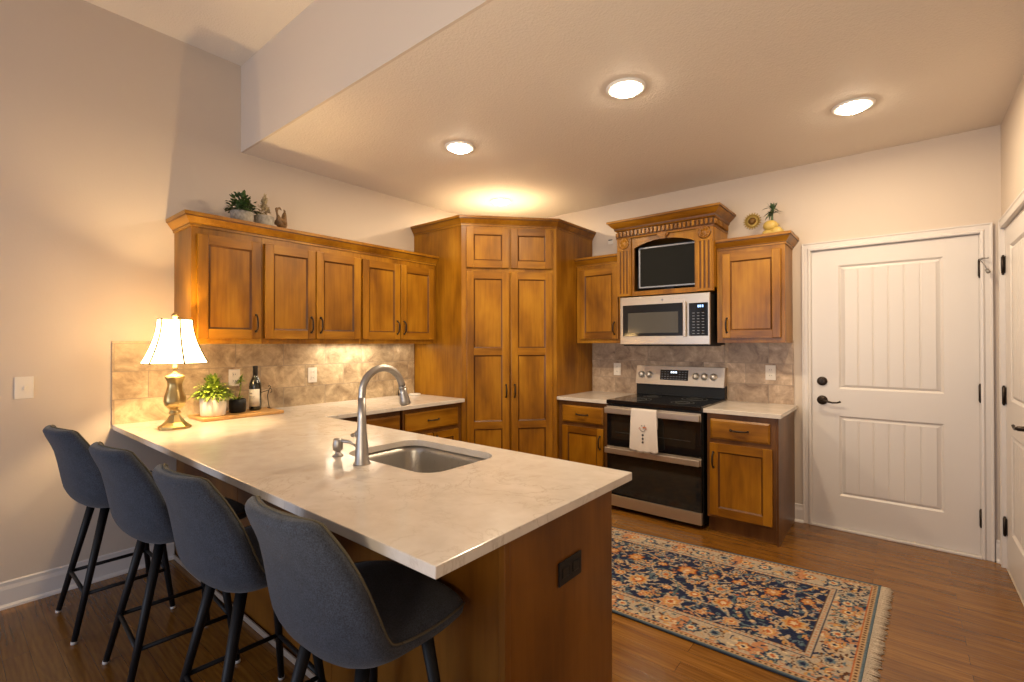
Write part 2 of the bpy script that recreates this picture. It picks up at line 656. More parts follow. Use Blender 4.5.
def sweep_poly(mb, path, prof, mi=0, closed=False):
    """moulding: prof = (out, z) points swept along an xy path; 'out' is to the right of the path direction, mitred"""
    n = len(path)
    P = [Vector((x, y, 0)) for x, y in path]
    mis = mi if isinstance(mi, list) else None
    mi = 0 if mis else mi
    rows = []
    for i in range(n):
        d0 = (P[i]-P[i-1]).normalized() if i > 0 or closed else None
        d1 = (P[(i+1) % n]-P[i]).normalized() if i < n-1 or closed else None
        if d0 is None:
            d0 = d1
        if d1 is None:
            d1 = d0
        n0 = Vector((d0.y, -d0.x, 0))
        n1 = Vector((d1.y, -d1.x, 0))
        mt = (n0+n1).normalized()
        mt = mt/max(.2, mt.dot(n0))
        rows.append([tuple(P[i]+mt*o+Vector((0, 0, z))) for o, z in prof])
    m = len(prof)
    v = [p for r in rows for p in r]
    f = []
    for i in range(n if closed else n-1):
        j = (i+1) % n
        for k in range(m):
            l = (k+1) % m
            f.append((i*m+k, j*m+k, j*m+l, i*m+l))
    ns = len(f)
    if not closed:
        f.append(tuple(range(m)))
        f.append(tuple(range((n-1)*m+m-1, (n-1)*m-1, -1)))
    _, fs = mb._add(v, f, mi)
    if mis:
        for q, fc in enumerate(fs[:ns]):
            fc.material_index = mis[q % m]
    return mb

# ------------------------------------------------------------------ the room
XR, CZ, RZ, SOF, YB = 4.06, 2.698, 3.305, -2.804, -8.0
o = struct(MB().box(0, YB, -.1, XR, 0, 0).build('floor', FLOORM))
o = struct(MB().box(-.12, YB, 0, 0, .12, 3.42).build('wall_left', WALL))
# back wall with the door opening
D1L, D1R, D1T = 3.055, 3.964, 2.042
mb = MB()
mb.box(0, 0, 0, D1L, .12, CZ)
mb.box(D1R, 0, 0, XR+.12, .12, CZ)
mb.box(D1L, 0, D1T, D1R, .12, CZ)
struct(mb.build('wall_back', WALL))
D2F, D2N = -.092, -.872      # far and near jamb of the side door
mb = MB()
mb.box(XR, D2F, 0, XR+.12, 0, 3.42)
mb.box(XR, YB, 0, XR+.12, D2N, 3.42)
mb.box(XR, D2N, 2.042, XR+.12, D2F, 3.42)
struct(mb.build('wall_right', WALL))
struct(MB().box(0, SOF+.015, CZ, XR, .12, CZ+.02).build('ceiling', CEIL))
mb = MB().box(0, SOF, CZ, XR, SOF+.015, 3.42)
struct(mb.build('wall_soffit', WALL))
struct(MB().box(0, YB, RZ, XR, SOF, RZ+.1).build('ceiling_raised', CEIL))
# far end of the living room, with its window
mb = MB()
W0, W1, WZ0, WZ1 = .2, 2.4, .65, 2.35
mb.box(0, YB-.12, 0, W0, YB, RZ)
mb.box(W1, YB-.12, 0, XR, YB, RZ)
mb.box(W0, YB-.12, 0, W1, YB, WZ0)
mb.box(W0, YB-.12, WZ1, W1, YB, RZ)
struct(mb.build('wall_front', WALL))
mb = MB()
for a, b, c, d in ((W0, WZ0, W0+.06, WZ1), (W1-.06, WZ0, W1, WZ1), (W0, WZ0, W1, WZ0+.06), (W0, WZ1-.06, W1, WZ1), (1.27, WZ0, 1.33, WZ1)):
    mb.box(a, YB-.09, b, c, YB-.04, d)
struct(mb.build('window_1', TRIMW))

mb = MB()
mb.box(D1L-.1, .125, -.1, D1R+.1, .145, 2.3)
mb.box(D1L-.1, 0, -.1, D1R+.1, .125, -.002)
struct(mb.build('wall_light_block_back', WALL))  # unseen backing added behind the entry door to block sky light
mb = MB()
mb.box(XR+.125, D2N-.1, -.1, XR+.145, D2F+.1, 2.3)
mb.box(XR, D2N-.1, -.1, XR+.125, D2F+.1, -.002)
struct(mb.build('wall_light_block_right', WALL))  # unseen backing added so no sky shows under the side door

# baseboards
BBP = [(0, 0), (.016, 0), (.016, .018), (.014, .092), (.009, .112), (.009, .128), (0, .134)]
BBQ = [(0, 0), (.030, 0), (.028, .010), (.020, .018), (.016, .02), (.014, .092), (.009, .112), (.009, .128), (0, .134)]
mb = MB()
sweep_poly(mb, [(0, YB), (0, -3.2)], BBQ)
struct(mb.build('baseboard_left', TRIMW))
mb = MB()
sweep_poly(mb, [(2.935, 0), (3.003, 0)], BBQ)
sweep_poly(mb, [(4.026, 0), (XR-.001, 0)], BBQ)
struct(mb.build('baseboard_back', TRIMW))
mb = MB()
sweep_poly(mb, [(XR, -.955), (XR, YB)], BBQ)
struct(mb.build('baseboard_right', TRIMW))

# door casings
CAS = [(0, 0), (0, .018), (.012, .020), (.022, .013), (.042, .013), (.050, .018), (.056, .018), (.056, 0)]
def casing(name, width, top, T, jamb=.10):
    """casing round an opening 0..width; local x across, -y out of the wall"""
    mb = MB()
    def leg(xf, z0, z1, sgn):
        v, f = [], []
        for (a, d) in CAS:
            v.append((xf+sgn*a, -d, z0))
        for (a, d) in CAS:
            v.append((xf+sgn*a, -d, z1+a))
        n = len(CAS)
        for i in range(n):
            j = (i+1) % n
            f.append((i, j, n+j, n+i))
        f.append(tuple(range(n)))
        f.append(tuple(range(2*n-1, n-1, -1)))
        mb._add(v, f, 0, T)
    leg(0, 0, top, -1)
    leg(width, 0, top, 1)
    v, f = [], []
    n = len(CAS)
    for (a, d) in CAS:
        v.append((-a, -d, top+a))
    for (a, d) in CAS:
        v.append((width+a, -d, top+a))
    for i in range(n):
        j = (i+1) % n
        f.append((i, j, n+j, n+i))
    mb._add(v, f, 0, T)
    # jamb lining and stop
    mb.box(0, 0, 0, .004, jamb, top, 0, 0, T)
    mb.box(width-.004, 0, 0, width, jamb, top, 0, 0, T)
    mb.box(0, 0, top-.004, width, jamb, top, 0, 0, T)
    return struct(mb.build(name, TRIMW))

def plank_door(name, w, h, T, knob_left, deadbolt, z0=.016):
    """two-panel interior door with V-grooved plank panels; local x across, -y is the front"""
    mb = MB()
    fy, t = .004, .036
    mb.box(0, fy+.012, z0, w, fy+t, h, 0, 0, T)
    sl, sr = .166, .166
    pans = [(.245, .823), (1.018, 1.915)]
    def bx(a, b, c, d):
        mb.box(a, fy, b, c, fy+.013, d, 0, 0, T)
    bx(0, z0, sl, h)
    bx(w-sr, z0, w, h)
    bx(sl, z0, w-sr, pans[0][0])
    bx(sl, pans[0][1], w-sr, pans[1][0])
    bx(sl, pans[1][1], w-sr, h)
    for a, b in pans:
        x0, x1 = sl, w-sr
        ms = .030
        # sloped moulding round the panel
        outer = [(x0, a), (x1, a), (x1, b), (x0, b)]
        inner = [(x0+ms, a+ms), (x1-ms, a+ms), (x1-ms, b-ms), (x0+ms, b-ms)]
        mid = [(x0+ms*.45, a+ms*.45), (x1-ms*.45, a+ms*.45), (x1-ms*.45, b-ms*.45), (x0+ms*.45, b-ms*.45)]
        v = [(p[0], fy-.0, p[1]) for p in outer]+[(p[0], fy+.0115, p[1]) for p in mid]+[(p[0], fy+.004, p[1]) for p in inner]
        f = []
        for k in range(4):
            j = (k+1) % 4
            f += [(k, j, 4+j, 4+k), (4+k, 4+j, 8+j, 8+k)]
        mb._add(v, f, 0, T)
        n = 6
        pw = (x1-x0-2*ms)/n
        for k in range(n):
            xa, xb = x0+ms+k*pw, x0+ms+(k+1)*pw
            g = .007
            v = [(xa, fy+.0075, a+ms), (xa+g, fy+.004, a+ms), (xb-g, fy+.004, a+ms), (xb, fy+.0075, a+ms),
                 (xa, fy+.0075, b-ms), (xa+g, fy+.004, b-ms), (xb-g, fy+.004, b-ms), (xb, fy+.0075, b-ms)]
            mb._add(v, [(0, 1, 5, 4), (1, 2, 6, 5), (2, 3, 7, 6)], 0, T)
    d = struct(mb.build(name, TRIMW))
    kx = .064 if knob_left else w-.064
    sg = 1 if knob_left else -1
    hb = MB()
    hb.lathe([(.034, 0), (.034, .006), (.028, .011), (.013, .014), (.012, .045), (.010, .048)], 24, 0, T @ Matrix.Translation((kx, fy, .931)) @ Matrix.Rotation(PI/2, 4, 'X'))
    lev = [(kx-sg*.006, fy-.042, .931), (kx+sg*.03, fy-.045, .927), (kx+sg*.065, fy-.045, .919), (kx+sg*.095, fy-.045, .921), (kx+sg*.115, fy-.045, .930)]
    hb.tube(lev, [.010, .008, .0065, .006, .0075], 10, 0, T)
    hb.build('door_lever', BRONZE, d)
    if deadbolt:
        hb = MB()
        hb.lathe([(.033, 0), (.033, .008), (.026, .016), (.016, .018)], 24, 0, T @ Matrix.Translation((kx, fy, 1.071)) @ Matrix.Rotation(PI/2, 4, 'X'))
        hb.box(kx-.004, fy-.03, 1.055, kx+.004, fy-.016, 1.087, 0, .002, T)
        hb.build('deadbolt', BRONZE, d)
    hx = w-.001 if knob_left else .001
    for z in (.25, 1.035, 1.82):
        hb = MB()
        hb.cyl((hx+sg*.004, fy-.009, z-.05), (hx+sg*.004, fy-.009, z+.05), .0085, None, 12, 0, T)
        hb.ball((hx+sg*.004, fy-.009, z+.054), .007, 0, (1, 1, 1), 8, T)
        hb.ball((hx+sg*.004, fy-.009, z-.054), .007, 0, (1, 1, 1), 8, T)
        if not knob_left:
            hb.box(hx-.022 if knob_left else hx-.012, fy-.003, z-.05, hx+.012 if knob_left else hx+.022, fy-.0005, z+.05, 0, 0, T)
        hb.build('hinge', BRONZE, d)
    return d

T1 = Matrix.Translation((D1L, 0, 0))
casing('trim_1', D1R-D1L, D1T, T1)
d1 = plank_door('door_1', D1R-D1L-.010, 2.034, Matrix.Translation((D1L+.005, 0, 0)), True, True)
struct(MB().box(D1L, -.030, 0, D1R, .1, .014, 0, .003).build('trim_3', TRIMW))
# hinge-pin door stop on the top hinge
mb = MB()
mb.tube([(3.962, -.012, 1.872), (3.975, -.03, 1.880), (3.995, -.055, 1.876)], .005, 8)
mb.tube([(3.962, -.012, 1.872), (3.978, -.03, 1.845), (3.992, -.052, 1.80)], .003, 8)
mb.cyl((3.990, -.048, 1.803), (3.997, -.06, 1.785), .010)
mb.build('door_stop', NICKEL, d1)
T2 = Matrix.Translation((XR, D2F, 0)) @ Matrix.Rotation(-PI/2, 4, 'Z')
casing('trim_2', D2F-D2N, D1T, T2)
plank_door('door_2', D2F-D2N-.010, 2.034, Matrix.Translation((XR, D2F-.005, 0)) @ Matrix.Rotation(-PI/2, 4, 'Z'), False, False)

# backsplashes, flat on the walls
CT = .882
struct(MB().box(.0, -3.508, CT, .011, -1.28, 1.372).build('wall_tile_left', TILEY))
struct(MB().box(1.2, -.011, CT, 2.943, 0, 1.372).build('wall_tile_back', TILEX))

# ------------------------------------------------------------------ recessed ceiling lights
LN = ['recessed ceiling light nearest the camera, in front of the range', 'recessed ceiling light in front of the white entry door',
      'recessed ceiling light above the left countertop run and sink', 'recessed ceiling light right above the corner pantry']
for (x, y), lab in zip(CANS, LN):
    t = thing('recessed_light', lab, 'ceiling light', (x, y, CZ), 0, 'recessed kitchen ceiling lights')
    MB().lathe([(.104, -.001), (.104, -.005), (.098, -.010), (.074, -.010), (.070, -.004), (.070, -.001)], 40).build('trim_ring', CANTRIM, t)
    MB().lathe([(.070, -.002), (.070, -.010), (.066, -.018), (.052, -.025), (.03, -.029), (.01, -.030)], 32).build('lens', LENS, t)

# ------------------------------------------------------------------ cabinet helpers (local x = width, -y = front, z up)
def pull(parent, x, y, z, vert=True, L=.105, lab=None):
    mb = MB()
    pts, rad = [], []
    for k in range(11):
        t = -1+2*k/10
        d = .026*(1-t**4)*.9+.004
        pts.append((x, y-d, z+t*L/2) if vert else (x+t*L/2, y-d, z))
        rad.append(.0042+.0025*(1-abs(t))**.5)
    mb.tube(pts, rad, 8)
    for s in (-1, 1):
        p = (x, y, z+s*L/2) if vert else (x+s*L/2, y, z)
        q = (x, y-.006, z+s*L/2) if vert else (x+s*L/2, y-.006, z)
        mb.cyl(p, q, .009, .007, 10)
    return mb.build('handle', BRONZE, parent)

def shaker(mb, x0, z0, x1, z1, y, th=.02, st=.058, rails=(), rec=.009, T=None):
    """frame-and-panel front whose back lies at y; mats: 0 vertical grain, 1 horizontal grain, 2 glazed edge"""
    f = y-th
    mb.box(x0+.004, f+rec, z0+.004, x1-.004, y, z1-.004, 0, 0, T)
    b = .0035
    mb.box(x0, f, z0, x0+st, y, z1, 0, b, T)
    mb.box(x1-st, f, z0, x1, y, z1, 0, b, T)
    zs = [z0, *rails, z1]
    edges = []
    mb.box(x0+st, f+.0008, z0, x1-st, y, z0+st, 1, 0, T)
    mb.box(x0+st, f+.0008, z1-st, x1-st, y, z1, 1, 0, T)
    lo = z0+st
    for r in rails:
        mb.box(x0+st, f+.0008, r-st/2, x1-st, y, r+st/2, 1, 0, T)
        edges.append((lo, r-st/2))
        lo = r+st/2
    edges.append((lo, z1-st))
    s = .011
    for a, c in edges:
        X0, X1 = x0+st, x1-st
        v = [(X0, f+.001, a), (X1, f+.001, a), (X1, f+.001, c), (X0, f+.001, c),
             (X0+s, f+rec-.0005, a+s), (X1-s, f+rec-.0005, a+s), (X1-s, f+rec-.0005, c-s), (X0+s, f+rec-.0005, c-s)]
        mb._add(v, [(k, (k+1) % 4, 4+(k+1) % 4, 4+k) for k in range(4)], 2, T)

WM = [WOOD, WOODH, GLAZE]

def door_part(parent, x0, z0, x1, z1, y, hx=None, hz=None, rails=(), name='door', st=.058):
    mb = MB()
    shaker(mb, x0, z0, x1, z1, y, rails=rails, st=st)
    d = mb.build(name, WM, parent)
    if hx is not None:
        pull(d, hx, y-.02, hz)
    return d

def drawer_part(parent, x0, z0, x1, z1, y, L=.11):
    mb = MB()
    mb.box(x0, y-.013, z0, x1, y, z1, 1, .002)
    ins = .012
    v = [(x0, y-.013, z0), (x1, y-.013, z0), (x1, y-.013, z1), (x0, y-.013, z1),
         (x0+ins, y-.02, z0+ins), (x1-ins, y-.02, z0+ins), (x1-ins, y-.02, z1-ins), (x0+ins, y-.02, z1-ins)]
    mb._add(v, [(k, (k+1) % 4, 4+(k+1) % 4, 4+k) for k in range(4)]+[(4, 5, 6, 7)], 1)
    d = mb.build('drawer', WM, parent)
    pull(d, (x0+x1)/2, y-.02, (z0+z1)/2, False, L)
    return d

# crown mouldings: (out, z) relative to the top of the box
CROWN = [(0, -.012), (.007, -.012), (.007, .002), (.012, .004), (.014, .010), (.022, .020), (.034, .038), (.037, .042), (.037, .046), (.045, .048), (.046, .068), (0, .068)]
CMI = [0, 0, 1, 0, 0, 0, 0, 1, 1, 0, 0, 0]
CM = [WOODH, GLAZE]

# ------------------------------------------------------------------ left wall upper cabinets
ULX = .33
def upper_left(y0, y1, label, doors, left_end=False, right_end=False):
    w = y1-y0
    t = thing('wall_cabinet', label, 'cabinet', (0.001, y0, 0), PI/2, 'upper cabinets on the left wall')
    d = ULX-.02
    mb = MB()
    zb, zt = 1.372, 2.07
    mb.box(.001, -d+.018, zb+.012, w-.001, 0, zt)
    # face frame
    mb.box(.001, -d, zb-.018, w-.001, -d+.02, zt)
    if left_end:
        mb.box(.0, -d+.02, zb-.018, .018, 0, zb+.02)
    mb.box(.001, -d+.02, zb-.018, .018, -.012, zb+.012)
    mb.box(w-.018, -d+.02, zb-.018, w-.001, -.012, zb+.012)
    mb.build('carcass', WOOD, t)
    for a, b, hx in doors:
        door_part(t, a-y0, 1.388, b-y0, 2.018, -d, hx-y0, 1.488)
    return t
upper_left(-3.20, -2.794, 'single-door wall cabinet at the open end of the left row, above the lamp', [(-3.17, -2.807, -2.838)], True)
upper_left(-2.794, -2.052, 'double-door wall cabinet in the middle of the left wall row', [(-2.782, -2.43, -2.462), (-2.424, -2.062, -2.392)])
upper_left(-2.052, -1.277, 'double-door wall cabinet of the left row beside the corner pantry', [(-2.043, -1.684, -1.715), (-1.676, -1.316, -1.646)])
mb = MB()
sweep_poly(mb, [(ULX-.019, -1.278), (ULX-.019, -3.2), (0.002, -3.2)][::-1], [(o_, z_+2.07) for o_, z_ in CROWN], CMI)
mb.prism([(.003, -3.198), (ULX-.021, -3.198), (ULX-.021, -1.278), (.003, -1.278)], 2.071, 2.100)
o = mb.build('crown_molding', CM)
tag(o, 'long stained crown moulding along the tops of the left wall cabinets', 'molding')
# lights under the cabinets
for y, lab in ((-1.98, 'slim light bar under the left wall cabinets, over the middle of the counter'), ):
    t = thing('under_cabinet_light', lab, 'light', (.13, y, 1.384))
    MB().box(-.035, -.26, -.022, .035, .26, 0, 0, .004).build('housing', WHITEP, t)
    MB().box(-.022, -.24, -.026, .022, .24, -.0215).build('diffuser', PUCK, t)
t = thing('puck_light', 'small round puck light under the wall cabinet beside the pantry', 'light', (.13, -1.40, 1.384))
MB().lathe([(.034, -.001), (.034, -.016), (.028, -.020)], 20).build('housing', WHITEP, t)
MB().lathe([(.026, -.0195), (.02, -.023)], 20).build('lens', PUCK, t)

# ------------------------------------------------------------------ corner pantry
PA, PB = Vector((.64, -1.275)), Vector((1.20, -.645))
PT = 2.402
t = thing('corner_pantry', 'tall stained corner pantry cabinet with angled double doors', 'cabinet', (0, 0, 0))
mb = MB()
mb.prism([(.003, -.003), (.003, -1.273), (PA.x, PA.y), (PB.x, PB.y), (1.198, -.003)], .1, PT)
mb.build('carcass', WOOD, t)
mb = MB()
mb.prism([(.003, -.003), (.003, -1.22), (PA.x-.03, -1.22), (PB.x-.06, PB.y+.03), (1.15, -.003)], .0, .1)
mb.build('toe_kick', WOODD, t)
mb = MB()
sweep_poly(mb, [(.003, -1.274), (PA.x, PA.y), (PB.x, PB.y), (1.199, -.003)], [(o_*.9, z_+PT-.014) for o_, z_ in CROWN], CMI)
mb.build('crown', CM, t)
mb = MB()
mb.prism([(.004, -.004), (.004, -1.27), (PA.x-.002, PA.y+.005), (PB.x-.004, PB.y+.003), (1.195, -.004)], PT, PT+.04)
mb.build('top_panel', plain('pale_maple_ply', (.33, .29, .23), .7), t)
dv = (PB-PA).normalized()
ang = math.atan2(dv.y, dv.x)
def pantry_door(s0, z0, s1, z1, hs, hz, rails=()):
    mb = MB()
    shaker(mb, s0, z0, s1, z1, -.001, rails=rails, st=.062)
    d = mb.build('door', WM, t, (PA.x, PA.y, 0), ang)
    if hs is not None:
        pull(d, hs, -.021, hz)
pantry_door(.043, 2.012, .414, 2.362, None, 0)
pantry_door(.430, 2.012, .800, 2.362, None, 0)
pantry_door(.043, .115, .414, 1.978, .385, .94, (.645, 1.283))
pantry_door(.430, .115, .800, 1.978, .461, .94, (.645, 1.283))

# ------------------------------------------------------------------ left base run, peninsula and worktop
PF, PBK, PE, LX = -3.505, -2.555, 2.818, .683
SB = (1.70, -3.052, 2.268, -2.655)      # sink bowl opening
def base_cab(name, label, loc, rz, w, fronts, depth=.60, toe_in=.05, group=None, side=False, top=CT-.031):
    t = thing(name, label, 'cabinet', loc, rz, group)
    mb = MB()
    mb.box(.001, -depth, .105, w-.001, -.002, top)
    mb.build('carcass', WOODD, t)
    mb = MB()
    mb.box(.001, -depth+toe_in, 0, w-.001, -.01, .105)
    mb.build('toe_kick', WOODD, t)
    for fr in fronts:
        if fr[0] == 'drawer':
            drawer_part(t, *fr[1:5], -depth)
        else:
            door_part(t, *fr[1:5], -depth, *fr[5:7])
    return t
base_cab('base_cabinet', 'base cabinet with drawer under the left counter, beside the pantry', (.0125, -1.902, 0), PI/2, .622,
         [('drawer', .014, .668, .575, .815), ('door', .014, .13, .29, .635, .26, .55), ('door', .298, .13, .575, .635, .33, .55)], .625, .06, 'base cabinets under the left counter')
base_cab('base_cabinet', 'base cabinet under the left counter, in the inner corner behind the faucet', (.0125, -2.583, 0), PI/2, .66,
         [('drawer', .05, .668, .645, .815), ('door', .05, .13, .34, .635, .31, .55), ('door', .35, .13, .645, .635, .38, .55)], .625, .06, 'base cabinets under the left counter')

t = thing('peninsula_cabinet', 'long wood panelled peninsula base under the sink counter', 'cabinet', (0, 0, 0))
PX = 2.752
mb = MB()
mb.box(.016, -3.19, .0, .96, -3.172, CT-.032)
mb.box(.964, -3.19, .0, 1.86, -3.172, CT-.032)
mb.box(1.864, -3.19, .0, PX-.02, -3.172, CT-.032)
mb.box(.016, -3.171, .0, PX-.02, -3.165, CT-.032)
mb.build('back_panel', PLY, t)
mb = MB()
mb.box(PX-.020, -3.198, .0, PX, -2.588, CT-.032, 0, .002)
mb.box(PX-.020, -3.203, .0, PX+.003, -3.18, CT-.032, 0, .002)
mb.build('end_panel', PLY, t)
mb = MB()
mb.box(.70, -3.16, .105, 1.60, -2.61, CT-.034)
mb.box(2.42, -3.16, .105, PX-.022, -2.61, CT-.034)
mb.box(1.60, -2.63, .105, 2.42, -2.61, CT-.034)
mb.box(.70, -3.10, .0, PX-.022, -2.67, .104)
mb.build('carcass', WOODD, t)
# fronts on the kitchen side face +y
for a, b in ((.74, 1.19), (1.20, 1.59)):
    mb = MB()
    shaker(mb, a, .13, b, .83, 2.61, T=Matrix.Scale(-1, 4, (0, 1, 0)))
    mb.build('door', WM, t)
for a, b in ((1.66, 2.02), (2.03, 2.39), (2.44, 2.72)):
    mb = MB()
    shaker(mb, a, .13, b, .83, 2.61, T=Matrix.Scale(-1, 4, (0, 1, 0)))
    mb.build('door', WM, t)
o = MB().box(.02, -3.208, 0, PX, -3.1985, .028, 0, .003).build('shoe_molding', plain('pale_shoe_strip', (.30, .24, .19), .5), t)
o['label'] = 'pale strip along the foot of the panel'
# black outlet on the end panel
t = thing('wall_outlet', 'black horizontal power outlet on the peninsula end panel', 'outlet', (PX, -2.880, .632))
MB().box(.001, -.066, -.037, .007, .066, .037, 0, .002).build('plate', BLACKM, t)
mb = MB()
for dy in (-.03, .03):
    mb.box(.006, dy-.02, -.016, .009, dy+.02, .016, 0, .003)
mb.build('receptacle', BLACKP, t)

# L-shaped worktop with a rounded cut-out for the sink
def slab(name, outer, holes, z0, z1, mats, parent=None):
    bm = bmesh.new()
    es = []
    for loop in [outer]+holes:
        vs = [bm.verts.new((x, y, z0)) for x, y in loop]
        es += [bm.edges.new((vs[i], vs[(i+1) % len(vs)])) for i in range(len(vs))]
    bmesh.ops.triangle_fill(bm, use_beauty=True, use_dissolve=False, edges=es)
    fs = bm.faces[:]
    r = bmesh.ops.extrude_face_region(bm, geom=fs)
    for v in [g for g in r['geom'] if isinstance(g, bmesh.types.BMVert)]:
        v.co.z = z1
    mb = MB()
    mb.bm.free()
    mb.bm = bm
    o = mb.build(name, mats, parent)
    bv = o.modifiers.new('edge', 'BEVEL')
    bv.width = .0025
    bv.segments = 2
    bv.limit_method = 'ANGLE'
    bv.angle_limit = .8
    return o
o = slab('countertop', [(.0125, PF), (PE, PF), (PE, PBK), (LX, PBK), (LX, -1.279), (.0125, -1.279)], [rect_rounded(*SB, .085)], CT-.029, CT, QUARTZ)
tag(o, 'L-shaped cream quartz countertop over the peninsula and left cabinets', 'countertop')

# undermount sink
t = thing('sink', 'stainless steel undermount sink set in the peninsula counter', 'sink', (0, 0, 0))
def bowl(ins, z):
    return [(x, y, z) for x, y in rect_rounded(SB[0]-.006+ins, SB[1]-.006+ins, SB[2]+.006-ins, SB[3]+.006-ins, max(.02, .08-ins*.3), 6)]
rings = [bowl(-.02, CT-.033), bowl(0, CT-.033), bowl(.004, CT-.06), bowl(.010, CT-.19), bowl(.022, CT-.213), bowl(.05, CT-.222), bowl(.16, CT-.226)]
mb = MB()
n = len(rings[0])
v = [p for r in rings for p in r]
f = []
for k in range(len(rings)-1):
    for i in range(n):
        j = (i+1) % n
        f.append((k*n+i, k*n+j, (k+1)*n+j, (k+1)*n+i))
f.append(tuple(range((len(rings)-1)*n, len(rings)*n)))
mb._add(v, f, 0, None, True)
o = mb.build('basin', SINKM, t)
sm = o.modifiers.new('skin', 'SOLIDIFY')
sm.thickness = .0015
MB().lathe([(.044, CT-.2265), (.044, CT-.222), (.034, CT-.2215), (.030, CT-.2235), (.006, CT-.2235)], 24, 0, Matrix.Translation((2.0, -2.83, 0))).build('drain', NICKEL, t)

# pull-down faucet
FX, FY = 1.94, -3.108
t = thing('kitchen_faucet', 'brushed nickel gooseneck faucet standing beside the sink', 'faucet', (FX, FY, CT))
MB().lathe([(.033, 0), (.033, .004), (.028, .012), (.024, .07), (.0185, .13), (.0165, .18), (.0155, .26)], 28).build('body', NICKEL, t)
pts = [(0, 0, .20), (0, 0, .26)]
R_ = .098
for k in range(1, 15):
    a = PI-(PI*.96)*k/14
    pts.append((0, R_+R_*math.cos(a), .275+R_*math.sin(a)))
MB().tube(pts, .0145, 16).build('spout', NICKEL, t)
e = Vector(pts[-1])
dd = (Vector(pts[-1])-Vector(pts[-2])).normalized()
mb = MB()
mb.tube([e-dd*.004, e+dd*.002], .0165, 18)
mb.tube([e+dd*.003, e+dd*.024, e+dd*.056, e+dd*.073, e+dd*.077], [.0155, .0165, .022, .0235, .020], 18)
o = mb.build('spray_head', NICKEL, t)
MB().box(-.004, e.y+.012, e.z-.055, .004, e.y+.028, e.z-.032, 0, .002).build('spray_button', BLACKP, o)
mb = MB()
mb.ball((-.020, 0, .115), .019, 0, (1, .9, 1))
mb.tube([(-.018, 0, .115), (-.030, -.002, .117), (-.046, -.003, .112), (-.060, -.004, .106)], [.014, .008, .0075, .009], 12)
mb.build('lever_handle', NICKEL, t)
# deck soap dispenser beside it
t = thing('soap_dispenser', 'small brushed nickel soap dispenser beside the faucet', 'dispenser', (1.745, -3.095, CT))
MB().lathe([(.022, 0), (.022, .004), (.014, .010), (.0115, .015), (.0115, .022), (.019, .026), (.0205, .045), (.020, .068), (.016, .074)], 22).build('body', NICKEL, t)
MB().tube([(.0, 0, .060), (.02, .01, .064), (.05, .028, .060), (.072, .040, .045)], [.008, .0075, .007, .006], 10).build('nozzle', NICKEL, t)

# ------------------------------------------------------------------ range wall, base cabinets
RL, RR = 1.702, 2.466
t = base_cab('base_cabinet', 'narrow base cabinet left of the range, beside the pantry', (1.203, -.0125, 0), 0, RL-1.205,
         [('drawer', .045, .668, .450, .812), ('door', .045, .13, .450, .635, .42, .52)], .60, .05, 'base cabinets beside the range')
t = base_cab('base_cabinet', 'base cabinet right of the range, with a dark side panel by the door', (2.486, -.0125, 0), 0, .446,
         [('drawer', .028, .672, .412, .812), ('door', .022, .125, .425, .640, .048, .52)], .60, .035, 'base cabinets beside the range')
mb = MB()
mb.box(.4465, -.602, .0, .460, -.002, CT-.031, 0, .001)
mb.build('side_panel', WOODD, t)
o = slab('countertop', [(1.203, -.648), (RL-.001, -.648), (RL-.001, -.0125), (1.203, -.0125)], [], CT-.029, CT, QUARTZ)
tag(o, 'small cream countertop between the pantry and the range', 'countertop')
o = slab('countertop', [(RR+.002, -.648), (2.966, -.648), (2.966, -.0125), (RR+.002, -.0125)], [], CT-.029, CT, QUARTZ)
tag(o, 'small cream countertop right of the range, near the white door', 'countertop')

# ------------------------------------------------------------------ range (double oven)
RW = RR-RL
t = thing('range', 'stainless and black double oven electric range with glass cooktop', 'range', (RL+.001, -.013, 0))
w = RW-.002
mb = MB()
mb.box(0, -.62, .03, w, -.002, .868, 0, .002)
for sx in (.04, w-.04):
    for sy in (-.55, -.06):
        mb.cyl((sx, sy, 0), (sx, sy, .03), .018)
mb.build('body', BLACKP, t)
mb = MB().box(0, -.655, .860, w, -.04, .893, 0, .005)
ct_ = mb.build('cooktop', BGLASS, t)
for cx, cy, r in ((.20, -.47, .10), (.20, -.19, .075), (.56, -.47, .085), (.56, -.19, .10)):
    mb = MB()
    for rr in (r, r*.62):
        mb.tube([(cx+rr*math.cos(a*2*PI/40), cy+rr*math.sin(a*2*PI/40), .8933) for a in range(40)], .0012, 6, closed=True)
    mb.build('burner_ring', GREYIN, ct_)
mb = MB()
mb.box(.0, -.075, .893, w, -.003, 1.00, 0, .002)
mb.box(.02, -.082, .897, w-.02, -.07, .903, 0)
mb.build('backguard_base', BLACKP, t)
mb = MB()
mb.prism([(-.098, .990), (-.003, .990), (-.003, 1.150), (-.066, 1.150)], 0, w, 0, Matrix(((0, 0, 1, 0), (1, 0, 0, 0), (0, 1, 0, 0), (0, 0, 0, 1))))
pn = mb.build('control_panel', STEEL, t)
ta = math.atan2(.032, .160)
def on_panel(x, z, d):
    """point on the sloped panel face at height z, d in front of it"""
    y = -.098+(z-.990)/.160*.032
    return (x, y-d*math.cos(ta), z+d*math.sin(ta))
def panel_box(mb, x0, z0, x1, z1, d, mi=0):
    a = [on_panel(x0, z0, 0), on_panel(x1, z0, 0), on_panel(x1, z1, 0), on_panel(x0, z1, 0)]
    b = [on_panel(x0, z0, d), on_panel(x1, z0, d), on_panel(x1, z1, d), on_panel(x0, z1, d)]
    mb._add(a+b, [(4, 5, 6, 7), (0, 1, 5, 4), (1, 2, 6, 5), (2, 3, 7, 6), (3, 0, 4, 7)], mi)
mb = MB()
panel_box(mb, .225, 1.032, .470, 1.120, .002)
